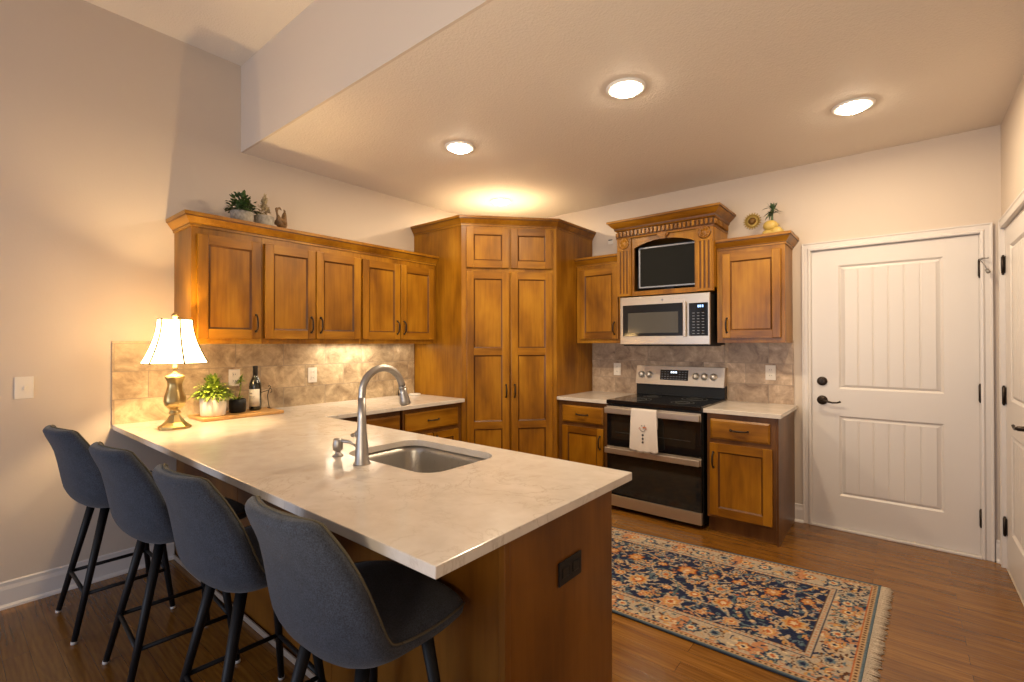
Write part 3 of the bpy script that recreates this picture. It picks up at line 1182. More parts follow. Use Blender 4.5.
dp = mb.build('touch_display', BGLASS, pn)
mb = MB()
for r in range(4):
    for c in range(9):
        if 3 <= c <= 5 and r >= 2:
            continue
        x = .237+c*.0255
        z = 1.040+r*.020
        panel_box(mb, x, z, x+.014, z+.005, .0026)
panel_box(mb, .318, 1.092, .332, 1.108, .0026, 1)
panel_box(mb, .337, 1.092, .351, 1.108, .0026, 1)
panel_box(mb, .358, 1.092, .372, 1.108, .0026, 1)
mb.build('display_marking', [KEYG, DISPW], pn)
for x in (.055, .125, .535, .605, .678):
    p0, p1 = Vector(on_panel(x, 1.072, 0)), Vector(on_panel(x, 1.072, .030))
    q = p0.lerp(p1, .35)
    mb = MB()
    mb.tube([p0, q], [.030, .029], 24)
    mb.tube([q, p1], [.024, .021], 24)
    mb.build('knob', KNOBM, pn)
def oven_door(z0, z1, hz0, hz1):
    mb = MB()
    mb.box(.004, -.652, z0, w-.004, -.621, z1, 0, .003)
    d = mb.build('oven_door', BGLASS, t)
    mb = MB()
    mb.box(.045, -.6535, z0+.055, w-.045, -.6515, hz0-.035)
    mb.build('window', plain('oven_window', (.016, .013, .010), .08), d)
    mb = MB()
    mb.box(.004, -.656, hz0-.004, w-.004, -.6525, hz1+.006)
    mb.build('handle_trim', STEEL, d)
    mb = MB()
    mb.box(.004, -.700, hz0, w-.004, -.683, hz1, 0, .006)
    mb.box(.008, -.685, hz0+.006, .034, -.652, hz1-.006, 0, .003)
    mb.box(w-.034, -.685, hz0+.006, w-.008, -.652, hz1-.006, 0, .003)
    mb.build('handle', STEEL, d)
oven_door(.527, .852, .788, .838)
oven_door(.128, .522, .468, .515)
mb = MB()
mb.box(.004, -.650, .036, w-.004, -.622, .124, 0, .003)
mb.build('storage_drawer', STEEL, t)
mb = MB()
for z in (.635,):
    mb.box(.08, -.6541, z, w-.08, -.6533, z+.003)
mb.build('oven_rack', GREYIN, t)

# towel folded over the upper oven handle
def towel():
    x0, x1 = 1.945, 2.150
    nu, nv = 26, 46
    yb = -.7136
    A, B = [], []
    prof = []
    # from the back hem, up and over the bar, down the front
    for k in range(nv):
        s = k/(nv-1)
        if s < .18:
            u = s/.18
            prof.append((-.0055+yb+.022, .70+u*.138))
        elif s < .28:
            u = (s-.18)/.10
            a = PI*u
            prof.append((yb-.0+.0055+.011*math.cos(a), .838+.010*math.sin(a)))
        else:
            u = (s-.28)/.72
            prof.append((yb-.0055-.010*math.sin(u*PI*.5), .838-u*.305))
    for k, (y, z) in enumerate(prof):
        s = k/(nv-1)
        fr = max(0, (s-.28)/.72)
        ra, rb = [], []
        for i in range(nu):
            u = i/(nu-1)
            wsc = 1+.13*fr
            x = (x0+x1)/2+(u-.5)*(x1-x0)*wsc+.004*fr
            rip = .006*fr*math.sin(u*PI*3.4+.6)
            zz = z
            if fr > .93:
                zz -= .012*abs(math.sin(u*PI*4))*(fr-.93)/.07
            zz -= .018*fr*(1-abs(2*u-1))*.4
            ra.append((x, y-.0022+rip*.6, zz))
            rb.append((x, y+.0022+rip*.6, zz))
        A.append(ra)
        B.append(rb)
    mb = MB()
    mb.grid_closed(A, B)
    o = mb.build('dish_towel', TOWEL)
    tag(o, 'white dish towel with a stitched snowman face hung on the oven handle', 'towel')
    cx, yy = 2.047, -.7322
    def dot(x, z, r, mat, name, y=yy, sq=1.0):
        d = MB()
        d.lathe([(r, 0), (r, .002), (r*.6, .003)], 12, 0, Matrix.Translation((x, y, z)) @ Matrix.Rotation(PI/2, 4, 'X'))
        return d.build(name, mat, o)
    for k, z in enumerate((.652, .624, .597)):
        dot(cx, z, .0085, INK, 'stitched_button', yy-.0012)
    for dx in (-.012, .010):
        dot(cx+dx+.003, .722, .0042, INK, 'stitched_eye', yy+.0005)
    d = MB()
    d.cyl((cx+.002, yy-.001, .708), (cx+.030, yy-.0015, .714), .006, .0012, 8)
    d.build('stitched_nose', ORANGE, o)
    d = MB()
    d.tube([(cx-.021+.042*k/8, yy-.0005, .691-.013*math.sin(PI*k/8)) for k in range(9)], .0018, 6)
    d.build('stitched_mouth', INK, o)
    for dx in (-.026, .026):
        d = MB()
        d.tube([(cx+dx+.005*math.sin(a*PI/3), yy-.0002, .700+.007*math.cos(a*PI/3)) for a in range(6)], .0014, 6, closed=True)
        d.build('stitched_cheek', REDT, o)
towel()

# ------------------------------------------------------------------ microwave
MX0, MX1, MZ0, MZ1, MY = 1.697, 2.447, 1.338, 1.745, -.40
t = thing('microwave', 'stainless over-the-range microwave with black control panel', 'microwave', (MX0, -.002, 0))
w = MX1-MX0
mb = MB()
mb.box(0, MY+.022, MZ0, w, -.001, MZ1, 0, .003)
mb.box(.02, MY+.03, MZ0-.008, w-.02, -.05, MZ0+.001, 0)
mb.build('body', BLACKP, t)
mb = MB()
mb.box(.0, MY, MZ0+.004, w-.002, MY+.0215, MZ1-.001, 0, .004)
fr = mb.build('front_frame', STEEL, t)
mb = MB()
mb.box(.026, MY-.003, 1.412, .548, MY+.004, 1.676, 0, .003)
dw = mb.build('door', BGLASS, t)
mb = MB()
mb.box(.075, MY-.0042, 1.438, .505, MY-.0028, 1.608, 0)
mb.build('window', plain('microwave_window', (.075, .07, .06), .12), dw)
mb = MB()
mb.box(.548, MY-.026, 1.405, .573, MY-.014, 1.682, 0, .005)
mb.box(.552, MY-.016, 1.412, .569, MY+.002, 1.440, 0, .002)
mb.box(.552, MY-.016, 1.650, .569, MY+.002, 1.676, 0, .002)
mb.build('handle', STEEL, dw)
mb = MB()
mb.box(.590, MY-.003, 1.410, .735, MY+.004, 1.668, 0, .003)
cp = mb.build('control_panel', BGLASS, t)
mb = MB()
for x in (.658, .672, .690):
    mb.box(x, MY-.0036, 1.632, x+.010, MY-.0028, 1.650, 0)
mb.build('clock_display', DISPB, cp)
mb = MB()
for r in range(8):
    for c in range(3):
        x = .617+c*.036
        z = 1.425+r*.023
        mb.box(x, MY-.0036, z, x+.018, MY-.0028, z+.005)
mb.build('button_marking', KEYG, cp)
mb = MB()
mb.lathe([(.009, 0), (.009, .001)], 20, 0, Matrix.Translation((.375, MY-.0005, 1.708)) @ Matrix.Rotation(PI/2, 4, 'X'))
mb.build('badge', SILVER, fr)

# ------------------------------------------------------------------ upper cabinets on the range wall
def upper_back(x0, x1, label, door, hx, crown_ret):
    w = x1-x0
    t = thing('wall_cabinet', label, 'cabinet', (x0, -.002, 0), 0, 'upper cabinets on the range wall')
    d = .30
    mb = MB()
    mb.box(.001, -d+.018, 1.372, w-.001, -.001, 2.085)
    mb.box(.001, -d, 1.355, w-.001, -d+.02, 2.085)
    mb.box(.001, -d+.02, 1.355, .018, -.012, 1.373)
    mb.box(w-.018, -d+.02, 1.355, w-.001, -.012, 1.373)
    mb.build('carcass', WOOD, t)
    door_part(t, door[0]-x0, 1.392, door[1]-x0, 2.035, -d, hx-x0, 1.488)
    mb = MB()
    path = [(0, -d+.001), (w-.001, -d+.001)]+([(w-.001, -.001)] if crown_ret else [])
    sweep_poly(mb, path, [(o_, z_+2.079) for o_, z_ in CROWN], CMI)
    mb.box(.002, -d+.003, 2.082, w-.003, -.002, 2.11)
    mb.build('crown', CM, t)
    return t
upper_back(1.2015, 1.659, 'single-door wall cabinet between the pantry and the microwave', (1.240, 1.636), 1.600, False)
upper_back(2.470, 2.937, 'single-door wall cabinet right of the microwave, near the white door', (2.512, 2.912), 2.545, True)

# hutch over the microwave
HX0, HX1 = 1.662, 2.468
t = thing('hutch_cabinet', 'carved wooden hutch above the microwave with arched opening and dentil crown', 'cabinet', (0, -.002, 0))
HZ0, HZ1 = 1.757, 2.262
mb = MB()
mb.box(HX0, -.35, HZ0, HX0+.018, -.001, HZ1)
mb.box(HX1-.018, -.35, HZ0, HX1, -.001, HZ1)
mb.box(HX0, -.35, HZ0, HX1, -.001, HZ0+.03)
mb.box(HX0+.001, -.35, HZ1-.02, HX1-.001, -.001, HZ1+.02)
mb.box(HX0, -.35, HZ1-.01, HX0+.03, -.001, 2.36)
mb.box(HX1-.03, -.35, HZ1-.01, HX1, -.001, 2.36)
mb.build('carcass', WOOD, t)
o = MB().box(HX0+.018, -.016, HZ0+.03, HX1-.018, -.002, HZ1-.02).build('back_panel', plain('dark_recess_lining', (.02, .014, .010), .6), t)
mb = MB()
oL, oR, oz, osp, oap = 1.812, 2.322, 1.795, 2.162, 2.216
arch = []
for k in range(17):
    u = k/16
    arch.append((oR+(oL-oR)*u, osp+(oap-osp)*math.sin(PI*u)**.8))
TX = Matrix(((1, 0, 0, 0), (0, 0, 1, 0), (0, 1, 0, 0), (0, 0, 0, 1)))
mb.box(HX0+.002, -.368, HZ0, oL, -.35, HZ1)
mb.box(oR, -.368, HZ0, HX1-.002, -.35, HZ1)
mb.box(oL, -.368, HZ0, oR, -.35, oz)
for k in range(16):
    (xa, za), (xb, zb) = arch[k], arch[k+1]
    mb.prism([(xa, za), (xb, zb), (xb, HZ1), (xa, HZ1)], -.368, -.35, 0, TX)
mb.build('face_frame', WOOD, t)
for x0, x1 in ((HX0, 1.790), (2.337, HX1)):
    mb = MB()
    mb.box(x0, -.384, HZ0, x1, -.366, 2.262)
    mb.box(x0+.010, -.3845, HZ0+.02, x1-.010, -.383, 2.150, 1)
    w_ = x1-x0
    # reeds between the flutes
    for k in range(4):
        xx = x0+.010+k*(w_-.020-.017)/3
        mb.box(xx, -.391, HZ0+.02, xx+.018, -.383, 2.150, 0, .003)
    mb.box(x0+.004, -.391, HZ0, x1-.004, -.383, HZ0+.022, 0, .002)
    mb.box(x0+.004, -.391, 2.148, x1-.004, -.383, 2.160, 0, .002)
    p = mb.build('pilaster', [WOOD, GLAZE], t)
    cxm = (x0+x1)/2
    mb = MB()
    Tm = Matrix.Translation((cxm, -.384, 2.212)) @ Matrix.Rotation(PI/2, 4, 'X')
    mb.lathe([(.046, 0), (.046, .006), (.040, .010), (.034, .006), (.026, .006), (.018, .011), (.008, .013)], 28, 0, Tm)
    for k in range(8):
        a = k*PI/4
        mb.ball((.028*math.cos(a), .028*math.sin(a), .007), .008, 0, (1, 1, .6), 8, Tm)
    mb.lathe([(.050, 0), (.050, .003)], 28, 1, Tm)
    mb.build('rosette', [WOOD, GLAZE], p)
mb = MB()
mb.prism([(2.02, 2.262), (2.118, 2.262), (2.108, 2.238), (2.085, 2.212), (2.053, 2.212), (2.030, 2.238)], -.388, -.366, 0, TX)
mb.prism([(2.016, 2.262), (2.122, 2.262), (2.112, 2.234), (2.088, 2.207), (2.050, 2.207), (2.026, 2.234)], -.380, -.366, 1, TX)
mb.prism([(2.03, 2.262), (2.108, 2.262), (2.09, 2.226), (2.048, 2.226)], -.396, -.386, 0, TX)
mb.build('keystone', CM, t)
mb = MB()
P_ = [(HX0, -.002), (HX0, -.384), (HX1, -.384), (HX1, -.002)]
sweep_poly(mb, P_, [(-.002, 2.252), (.004, 2.252), (.006, 2.262), (.004, 2.270), (.004, 2.318), (.010, 2.322), (.018, 2.330), (.020, 2.345), (.034, 2.356),
                    (.044, 2.366), (.056, 2.382), (.058, 2.386), (.068, 2.388), (.068, 2.405), (-.002, 2.405)], [0, 0, 1, 1, 1, 0, 1, 0, 0, 0, 0, 1, 0, 0, 0, 0])
mb.prism([(HX0+.001, -.003), (HX0+.001, -.382), (HX1-.001, -.382), (HX1-.001, -.003)], 2.36, 2.385)
cr = mb.build('crown', CM, t)
nd = 24
for k in range(nd):
    x = HX0+.004+k*(HX1-HX0-.008-.018)/(nd-1)
    MB().box(x, -.402, 2.274, x+.018, -.386, 2.314, 0, .002).build('dentil_block', WOOD, cr)
for sx in (HX0, HX1):
    for k in range(10):
        y = -.384+.006+k*.036
        a, b = (sx-.018, sx-.002) if sx == HX0 else (sx+.002, sx+.018)
        MB().box(a, y, 2.274, b, y+.018, 2.314, 0, .002).build('dentil_block', WOOD, cr)

# small television in the hutch
t = thing('television', 'small black television with silver bezel inside the wooden hutch', 'television', (2.085, -.285, HZ0+.03), math.radians(3))
mb = MB()
w2, h2 = .255, .350
for a in ((-w2, .035, w2, .049), (-w2, .035+h2-.014, w2, .035+h2), (-w2, .035, -w2+.014, .035+h2), (w2-.014, .035, w2, .035+h2)):
    mb.box(a[0], -.024, a[1], a[2], .012, a[3], 0, .003)
mb.build('bezel', SILVER, t)
MB().box(-w2+.012, -.016, .047, w2-.012, .016, .035+h2-.014).build('screen', SCREEN, t)
MB().box(-w2+.05, .0, .07, w2-.05, .06, .035+h2-.04, 0, .01).build('housing', BLACKP, t)
mb = MB()
mb.box(-.11, -.045, .0005, .11, .075, .012, 0, .004)
mb.box(-.04, -.0, .01, .04, .03, .05)
mb.build('stand', BLACKP, t)

# ------------------------------------------------------------------ wall plates
def outlet(x, y, z, rz, label, kind, mat=None, group='outlets'):
    t = thing('wall_outlet' if kind != 'switch' else 'light_switch', label, 'outlet' if kind != 'switch' else 'switch', (x, y, z), rz, group)
    w_ = .036
    MB().box(-w_, -.006, -.058, w_, -.0005, .058, 0, .002).build('plate', mat or WHITEP, t)
    mb = MB()
    if kind == 'switch':
        for dx in (0,):
            mb.box(dx-.005, -.014, -.012, dx+.005, -.005, .010, 0, .002)
        mb.build('toggle', mat or WHITEP, t)
    else:
        for dz in (-.022, .022):
            mb.box(-.015, -.0075, dz-.014, .015, -.0055, dz+.014, 0, .003)
        r_ = mb.build('receptacle', mat or WHITEP, t)
        mb = MB()
        for dz in (-.022, .022):
            for dx in (-.006, .006):
                mb.box(dx-.001, -.0079, dz-.004, dx+.001, -.0072, dz+.006)
        mb.build('slot', BLACKP, r_)
    return t
outlet(.011, -2.85, 1.121, PI/2, 'cream outlet on the left backsplash behind the small black pot', 'o', None, 'outlets on the left backsplash')
outlet(.011, -2.287, 1.110, PI/2, 'cream outlet on the left backsplash between bottle and faucet', 'o', None, 'outlets on the left backsplash')
outlet(1.472, -.011, 1.106, 0, 'cream outlet on the back backsplash left of the range', 'o', None, 'outlets on the range backsplash')
outlet(2.785, -.011, 1.121, 0, 'cream outlet on the back backsplash right of the range', 'o', None, 'outlets on the range backsplash')
outlet(0, -3.868, 1.126, PI/2, 'cream light switch on the left wall beyond the lamp', 'switch', None, 'light switches')
# outlet above the small wall cabinet
t = thing('cable_plate', 'small white cable plate on the wall between pantry top and hutch', 'wall plate', (1.400, 0, 2.335))
MB().box(-.026, -.008, -.020, .026, -.0005, .014, 0, .002).build('plate', WHITEP, t)
MB().box(-.020, -.014, .014, .020, -.0005, .022, 0, .002).build('connector', BLACKP, t)

# ------------------------------------------------------------------ table lamp
t = thing('table_lamp', 'lit brass table lamp with cream bell shade on the peninsula', 'lamp', (.42, -3.31, CT))
mb = MB()
# flared eight-sided foot
def octo(r, z):
    return r, z
mb.lathe([(.078, 0), (.080, .006), (.078, .014), (.066, .022), (.050, .036), (.036, .056), (.026, .072), (.022, .080)], 8, 0, Matrix.Rotation(PI/8, 4, 'Z'), False)
mb.build('foot', BRASS, t)
mb = MB()
mb.lathe([(.023, .078), (.029, .084), (.029, .092), (.024, .098), (.024, .104), (.034, .112), (.048, .130), (.053, .152), (.050, .178), (.040, .210), (.034, .238), (.036, .262), (.046, .282), (.048, .288)],
         48, 0, None, True, lambda k, i: .035*math.cos(i*2*PI/8) if 5 <= k <= 12 else 0)
mb.build('body', BRASS, t)
mb = MB()
mb.lathe([(.048, .288), (.046, .293), (.020, .304), (.010, .310), (.010, .330), (.016, .336), (.010, .344), (.008, .40)], 24)
mb.cyl((0, 0, .39), (0, 0, .45), .014)
mb.build('neck', BRASS, t)
mb = MB()
mb.ball((0, 0, .455), .018, 0, (1, 1, 1.2))
bulb = mb.build('bulb', plain('lamp_bulb', (.9, .85, .7), .4, 0, (1, .8, .5), 12.0), t)
mb = MB()
for s in (-1, 1):
    mb.tube([(0, s*.012, .40), (0, s*.05, .43), (0, s*.055, .50), (0, s*.03, .58), (0, 0, .615)], .0025, 6)
mb.build('harp', BRASS, t)
mb = MB()
mb.lathe([(.006, .610), (.011, .618), (.016, .628), (.016, .638), (.010, .646), (.004, .650)], 16)
mb.build('finial', BRASS, t)
# bell shade, eight soft panels, open at the top and bottom
sp = []
for k in range(15):
    u = k/14
    z = .366+u*.244
    r = .083+.075*(1-u)**1.75
    sp.append((r, z))
mb = MB()
seg = 48
def pan(i):
    a = (i % 8)/8.0
    return -.035*math.sin(PI*a)
A, B = [], []
for r, z in sp:
    A.append([((r*(1+pan(i)))*math.cos(i*2*PI/seg), (r*(1+pan(i)))*math.sin(i*2*PI/seg), z) for i in range(seg)])
v = [p for r in A for p in r]
f = [(k*seg+i, k*seg+(i+1) % seg, (k+1)*seg+(i+1) % seg, (k+1)*seg+i) for k in range(len(sp)-1) for i in range(seg)]
mb._add(v, f, 0, None, True)
sh = mb.build('lamp_shade', SHADE, t)
sd = sh.modifiers.new('skin', 'SOLIDIFY')
sd.thickness = .0012
mb = MB()
for i in range(0, seg, 8):
    a = i*2*PI/seg
    mb.tube([((r+.001)*math.cos(a), (r+.001)*math.sin(a), z) for r, z in sp], .0042, 6)
for r, z in (sp[0], sp[-1]):
    k_ = sp.index((r, z))
    mb.tube([Vector(A[k_][i])*1.0 for i in range(seg)], .0022, 6, closed=True)
mb.build('seam_braid', SEAM, sh)

# ------------------------------------------------------------------ serving board with plants and wine
bl = thing('serving_board', 'long light oak serving board on the counter beside the lamp', 'board', (.205, -2.882, CT))
MB().box(-.145, -.258, .001, .125, .226, .021, 0, .004).build('plank', BOARDW, bl)
ZB = CT+.0215
# white pot with bushy lime plant
t = thing('potted_plant', 'bushy lime green plant in a white pot on the serving board', 'plant', (.225, -3.052, ZB))
MB().lathe([(.062, 0), (.068, .006), (.072, .06), (.073, .118), (.070, .121), (.066, .118), (.064, .108)], 36).build('pot', CERAM, t)
MB().lathe([(.063, .098), (.062, .107), (.02, .110)], 20).build('soil', SOIL, t)
mb = MB()
for k in range(560):
    a = random.uniform(0, 2*PI)
    el = random.uniform(-.25, 1.45)
    d = Vector((math.cos(a)*math.cos(el), math.sin(a)*math.cos(el), math.sin(el)))
    b = Vector((d.x*random.uniform(.02, .10), d.y*random.uniform(.02, .10), .135+d.z*random.uniform(.0, .11)))
    mb.leaf(b, d, random.uniform(.03, .05), random.uniform(.014, .024), random.uniform(.1, .7))
mb.build('foliage', LEAFL, t)
# small black pot
t = thing('potted_plant', 'small wispy plant in a black pot, between white pot and bottle', 'plant', (.19, -2.897, ZB))
MB().lathe([(.042, 0), (.049, .008), (.051, .05), (.050, .086), (.046, .088), (.044, .078)], 28).build('pot', BLACKP, t)
MB().lathe([(.044, .070), (.043, .077), (.01, .080)], 18).build('soil', SOIL, t)
mb = MB()
mb.tube([(0, 0, .075), (.004, .012, .12), (.0, .022, .17), (-.004, .022, .205)], [.004, .0035, .003, .002], 6)
mb.build('stem', LEAFL, t)
mb = MB()
for k in range(46):
    a = random.uniform(0, 2*PI)
    el = random.uniform(-.1, 1.3)
    d = Vector((math.cos(a)*math.cos(el), math.sin(a)*math.cos(el), math.sin(el)))
    mb.leaf((-.004, .022, .205+random.uniform(-.02, .02)), d, random.uniform(.03, .055), .011, random.uniform(.2, .8))
for k in range(6):
    a = k*1.05
    mb.leaf((.012*math.cos(a), .012*math.sin(a), .08), (math.cos(a), math.sin(a), 1.0), random.uniform(.05, .085), .012, .3)
mb.build('foliage', LEAFL, t)
# wine bottle
t = thing('wine_bottle', 'dark wine bottle with white label standing on the serving board', 'bottle', (.165, -2.775, ZB))
MB().lathe([(.030, 0), (.0375, .004), (.038, .012), (.038, .165), (.036, .185), (.026, .210), (.0165, .228), (.0145, .24), (.014, .285), (.0155, .287), (.0155, .297), (.012, .300)], 36).build('body', GLASSG, t)
MB().lathe([(.0152, .236), (.0150, .284), (.0162, .286), (.0162, .298), (.012, .3012)], 24).build('capsule', plain('foil_capsule', (.02, .015, .014), .35, .3), t)
mb = MB()
v, f = [], []
for k in range(21):
    a = math.radians(-150+150*k/20+20)
    v += [(.0386*math.cos(a), .0386*math.sin(a), .028), (.0386*math.cos(a), .0386*math.sin(a), .145)]
for k in range(20):
    f.append((2*k, 2*k+2, 2*k+3, 2*k+1))
mb._add(v, f, 0, None, True)
lb = mb.build('paper_label', LABELP, t)
ss = lb.modifiers.new('skin', 'SOLIDIFY')
ss.thickness = .0006
mb = MB()
for (z, a0, a1, r_) in ((.118, -80, -50, .004), (.095, -85, -25, .0012), (.086, -80, -30, .001), (.050, -75, -35, .0008), (.044, -75, -35, .0008)):
    pts = [(.0394*math.cos(math.radians(a0+(a1-a0)*k/8)), .0394*math.sin(math.radians(a0+(a1-a0)*k/8)), z+.0015*math.sin(k*2.1)) for k in range(9)]
    mb.tube(pts, r_*.5, 6)
mb.build('label_marking', INK, lb)
# curled wire bottle stand
t = thing('wire_stand', 'curly black wire stand beside the wine bottle on the board', 'stand', (.15, -2.705, ZB))
mb = MB()
mb.tube([(0, .030, .0025), (0, .022, .05), (0, .018, .09), (.0, .026, .125), (.0, .034, .138), (.0, .038, .152), (0, .030, .160), (0, .022, .152)], .0028, 8)
mb.tube([(0, .026, .128), (.005, .0, .122), (.012, -.022, .118), (.028, -.034, .117)], .0026, 8)
mb.tube([(0, .034, .140), (.0, .048, .130), (0, .046, .112), (0, .036, .110)], .0022, 8)
mb.tube([(-.03, .03, .0022), (.03, .03, .0022)], .0022, 8)
mb.build('wire_frame', BLACKM, t)
# things by the pantry end of the left counter
t = thing('charging_pad', 'small round white pad on the left counter beside the pantry', 'charger', (.12, -1.36, CT))
MB().lathe([(.048, .0005), (.052, .004), (.052, .011), (.048, .014)], 28).build('disc', CERAM, t)
t = thing('speaker_puck', 'small black gadget on the left counter by the white pad', 'gadget', (.06, -1.46, CT))
MB().lathe([(.030, .0005), (.034, .004), (.034, .050), (.030, .058), (.018, .060)], 24).build('body', BLACKP, t)

# ------------------------------------------------------------------ things on top of the cabinets
ZC = 2.1385
t = thing('potted_plant', 'dark green plant in a grey stone pot on the left wall cabinets', 'plant', (.20, -2.874, 2.1005))
t.scale = (.86, .86, 1.0)
MB().lathe([(.058, 0), (.066, .004), (.078, .08), (.082, .125), (.076, .128), (.07, .118)], 28).build('pot', STONEP, t)
mb = MB()
for k in range(340):
    a = random.uniform(0, 2*PI)
    el = random.uniform(-.25, 1.4)
    d = Vector((math.cos(a)*math.cos(el), math.sin(a)*math.cos(el), math.sin(el)))
    b = Vector((d.x*random.uniform(.03, .105), d.y*random.uniform(.03, .105), .14+max(0, d.z)*random.uniform(.0, .115)))
    mb.leaf(b, d, random.uniform(.025, .045), random.uniform(.020, .030), random.uniform(.1, .5))
mb.build('foliage', LEAFD, t)
t = thing('dried_arrangement', 'pale pot of dried flowers on the left wall cabinets, between plant and bird', 'plant', (.20, -2.732, 2.1005))
t.scale = (.95, .95, 1.35)
MB().lathe([(.040, 0), (.048, .004), (.062, .05), (.066, .092), (.060, .094)], 24).build('pot', STONEP, t)
mb = MB()
for k in range(120):
    a = random.uniform(0, 2*PI)
    el = random.uniform(.0, 1.45)
    d = Vector((math.cos(a)*math.cos(el), math.sin(a)*math.cos(el), math.sin(el)))
    b = Vector((d.x*random.uniform(0, .035), d.y*random.uniform(0, .035), .10+d.z*random.uniform(.03, .10)))
    mb.leaf(b, d, random.uniform(.02, .03), random.uniform(.014, .024), random.uniform(.1, .6))
mb.build('flower_heads', DRYFL, t)
t = thing('bird_figurine', 'small brown bird figurine on the left wall cabinets beside the dried flowers', 'figurine', (.22, -2.624, 2.1005), math.radians(38))
t.scale = (.9, .9, 1.15)
mb = MB()
mb.lathe([(.034, 0), (.034, .006), (.020, .014), (.010, .020), (.009, .045)], 18)
mb.build('base', BIRDB, t)
bm_ = MB()
def ellip(c, r, s, rx):
    Tm = Matrix.Translation(c) @ Matrix.Rotation(rx, 4, 'X')
    bm_.ball((0, 0, 0), r, 0, s, 14, Tm)
bm_.tube([(0, -.055, .125), (0, -.035, .092), (0, -.005, .080), (0, .025, .088), (0, .040, .118), (0, .046, .146), (0, .052, .160)], [.008, .026, .037, .034, .021, .016, .010], 14)
for k in range(5):
    bm_.tube([(0, -.040, .095), (0, -.062-.005*k, .125+.008*k), (.0, -.072+.012*k, .158+.004*k), (0, -.080+.02*k, .165)], [.009, .008, .006, .002], 8)
for s in (-1, 1):
    bm_.tube([(s*.030, .016, .092), (s*.036, -.012, .086), (s*.026, -.042, .095)], [.008, .014, .004], 8)
bd = bm_.build('bird_body', BIRDB, t)
mb = MB()
mb.cyl((0, .056, .158), (0, .072, .152), .006, .001, 8)
mb.build('beak', GOLD, bd)
mb = MB()
for k in range(4):
    mb.ball((0, .040+.007*k, .172-.001*k), .006, 0, (.5, 1, 1.4), 8)
mb.build('comb', BIRDB, bd)

ZK = 2.1475
t = thing('sun_plaque', 'round gold sunburst plaque on the wall above the right wall cabinet', 'ornament', (2.657, -.0015, 2.330))
Tm = Matrix.Rotation(PI/2, 4, 'X')
mb = MB()
mb.lathe([(.052, .0), (.052, .008), (.044, .014), (.030, .012), (.026, .012)], 32, 0, Tm)
for k in range(20):
    a = k*2*PI/20
    Tk = Tm @ Matrix.Rotation(a, 4, 'Z')
    mb.prism([(.048, -.008), (.070, 0), (.048, .008)], .002, .009, 0, Tk)
mb.build('sun_rays', GOLD, t)
MB().lathe([(.029, .010), (.027, .018), (.012, .024), (.004, .025)], 24, 0, Tm).build('sun_face', GOLDD, t)
t = thing('fruit_ornament', 'yellow lemon cluster ornament with green leaves on the right wall cabinet', 'ornament', (2.826, -.16, 2.1105))
t.scale = (1.15, 1.15, 1.4)
fz = [((-.018, 0, .048), .034, (1.25, .9, .85)), ((.030, -.012, .055), .030, (1.2, .95, .9)), ((.008, -.02, .030), .030, (1.1, 1, .95)), ((-.008, -.006, .092), .036, (1.25, .9, .8))]
for c, r, s_ in fz:
    mb = MB()
    mb.ball(c, r, 0, s_)
    mb.ball((c[0]+r*s_[0]*.95, c[1], c[2]), .007, 0, (1.3, 1, 1), 8)
    mb.build('lemon', LEMON, t)
mb = MB()
mb.tube([(0, 0, .10), (.002, 0, .14), (.004, 0, .175)], [.010, .007, .006], 8)
for k in range(34):
    a = random.uniform(0, 2*PI)
    el = random.uniform(-.2, 1.4)
    d = Vector((math.cos(a)*math.cos(el), math.sin(a)*math.cos(el), math.sin(el)))
    mb.leaf((.004, 0, random.uniform(.145, .185)), d, random.uniform(.045, .075), .017, random.uniform(.1, .6))
mb.build('foliage', LEAFB, t)

# ------------------------------------------------------------------ bar stools
def stool_sections():
    """shell centre line from the front lip of the seat to the top of the back: (y, z, half width, wrap forward, edge rise)"""
    key = [(.215, .600, .175, 0, 0), (.202, .614, .205, 0, .0), (.14, .620, .230, 0, .004), (.06, .612, .238, .0, .012), (-.03, .602, .240, .010, .028), (-.088, .602, .240, .022, .040),
           (-.124, .630, .238, .038, .038), (-.150, .690, .233, .048, .022), (-.178, .785, .217, .050, .008), (-.207, .870, .195, .045, .002), (-.231, .925, .174, .040, .0), (-.240, .950, .158, .037, .0), (-.244, .962, .140, .033, -.002)]
    return key

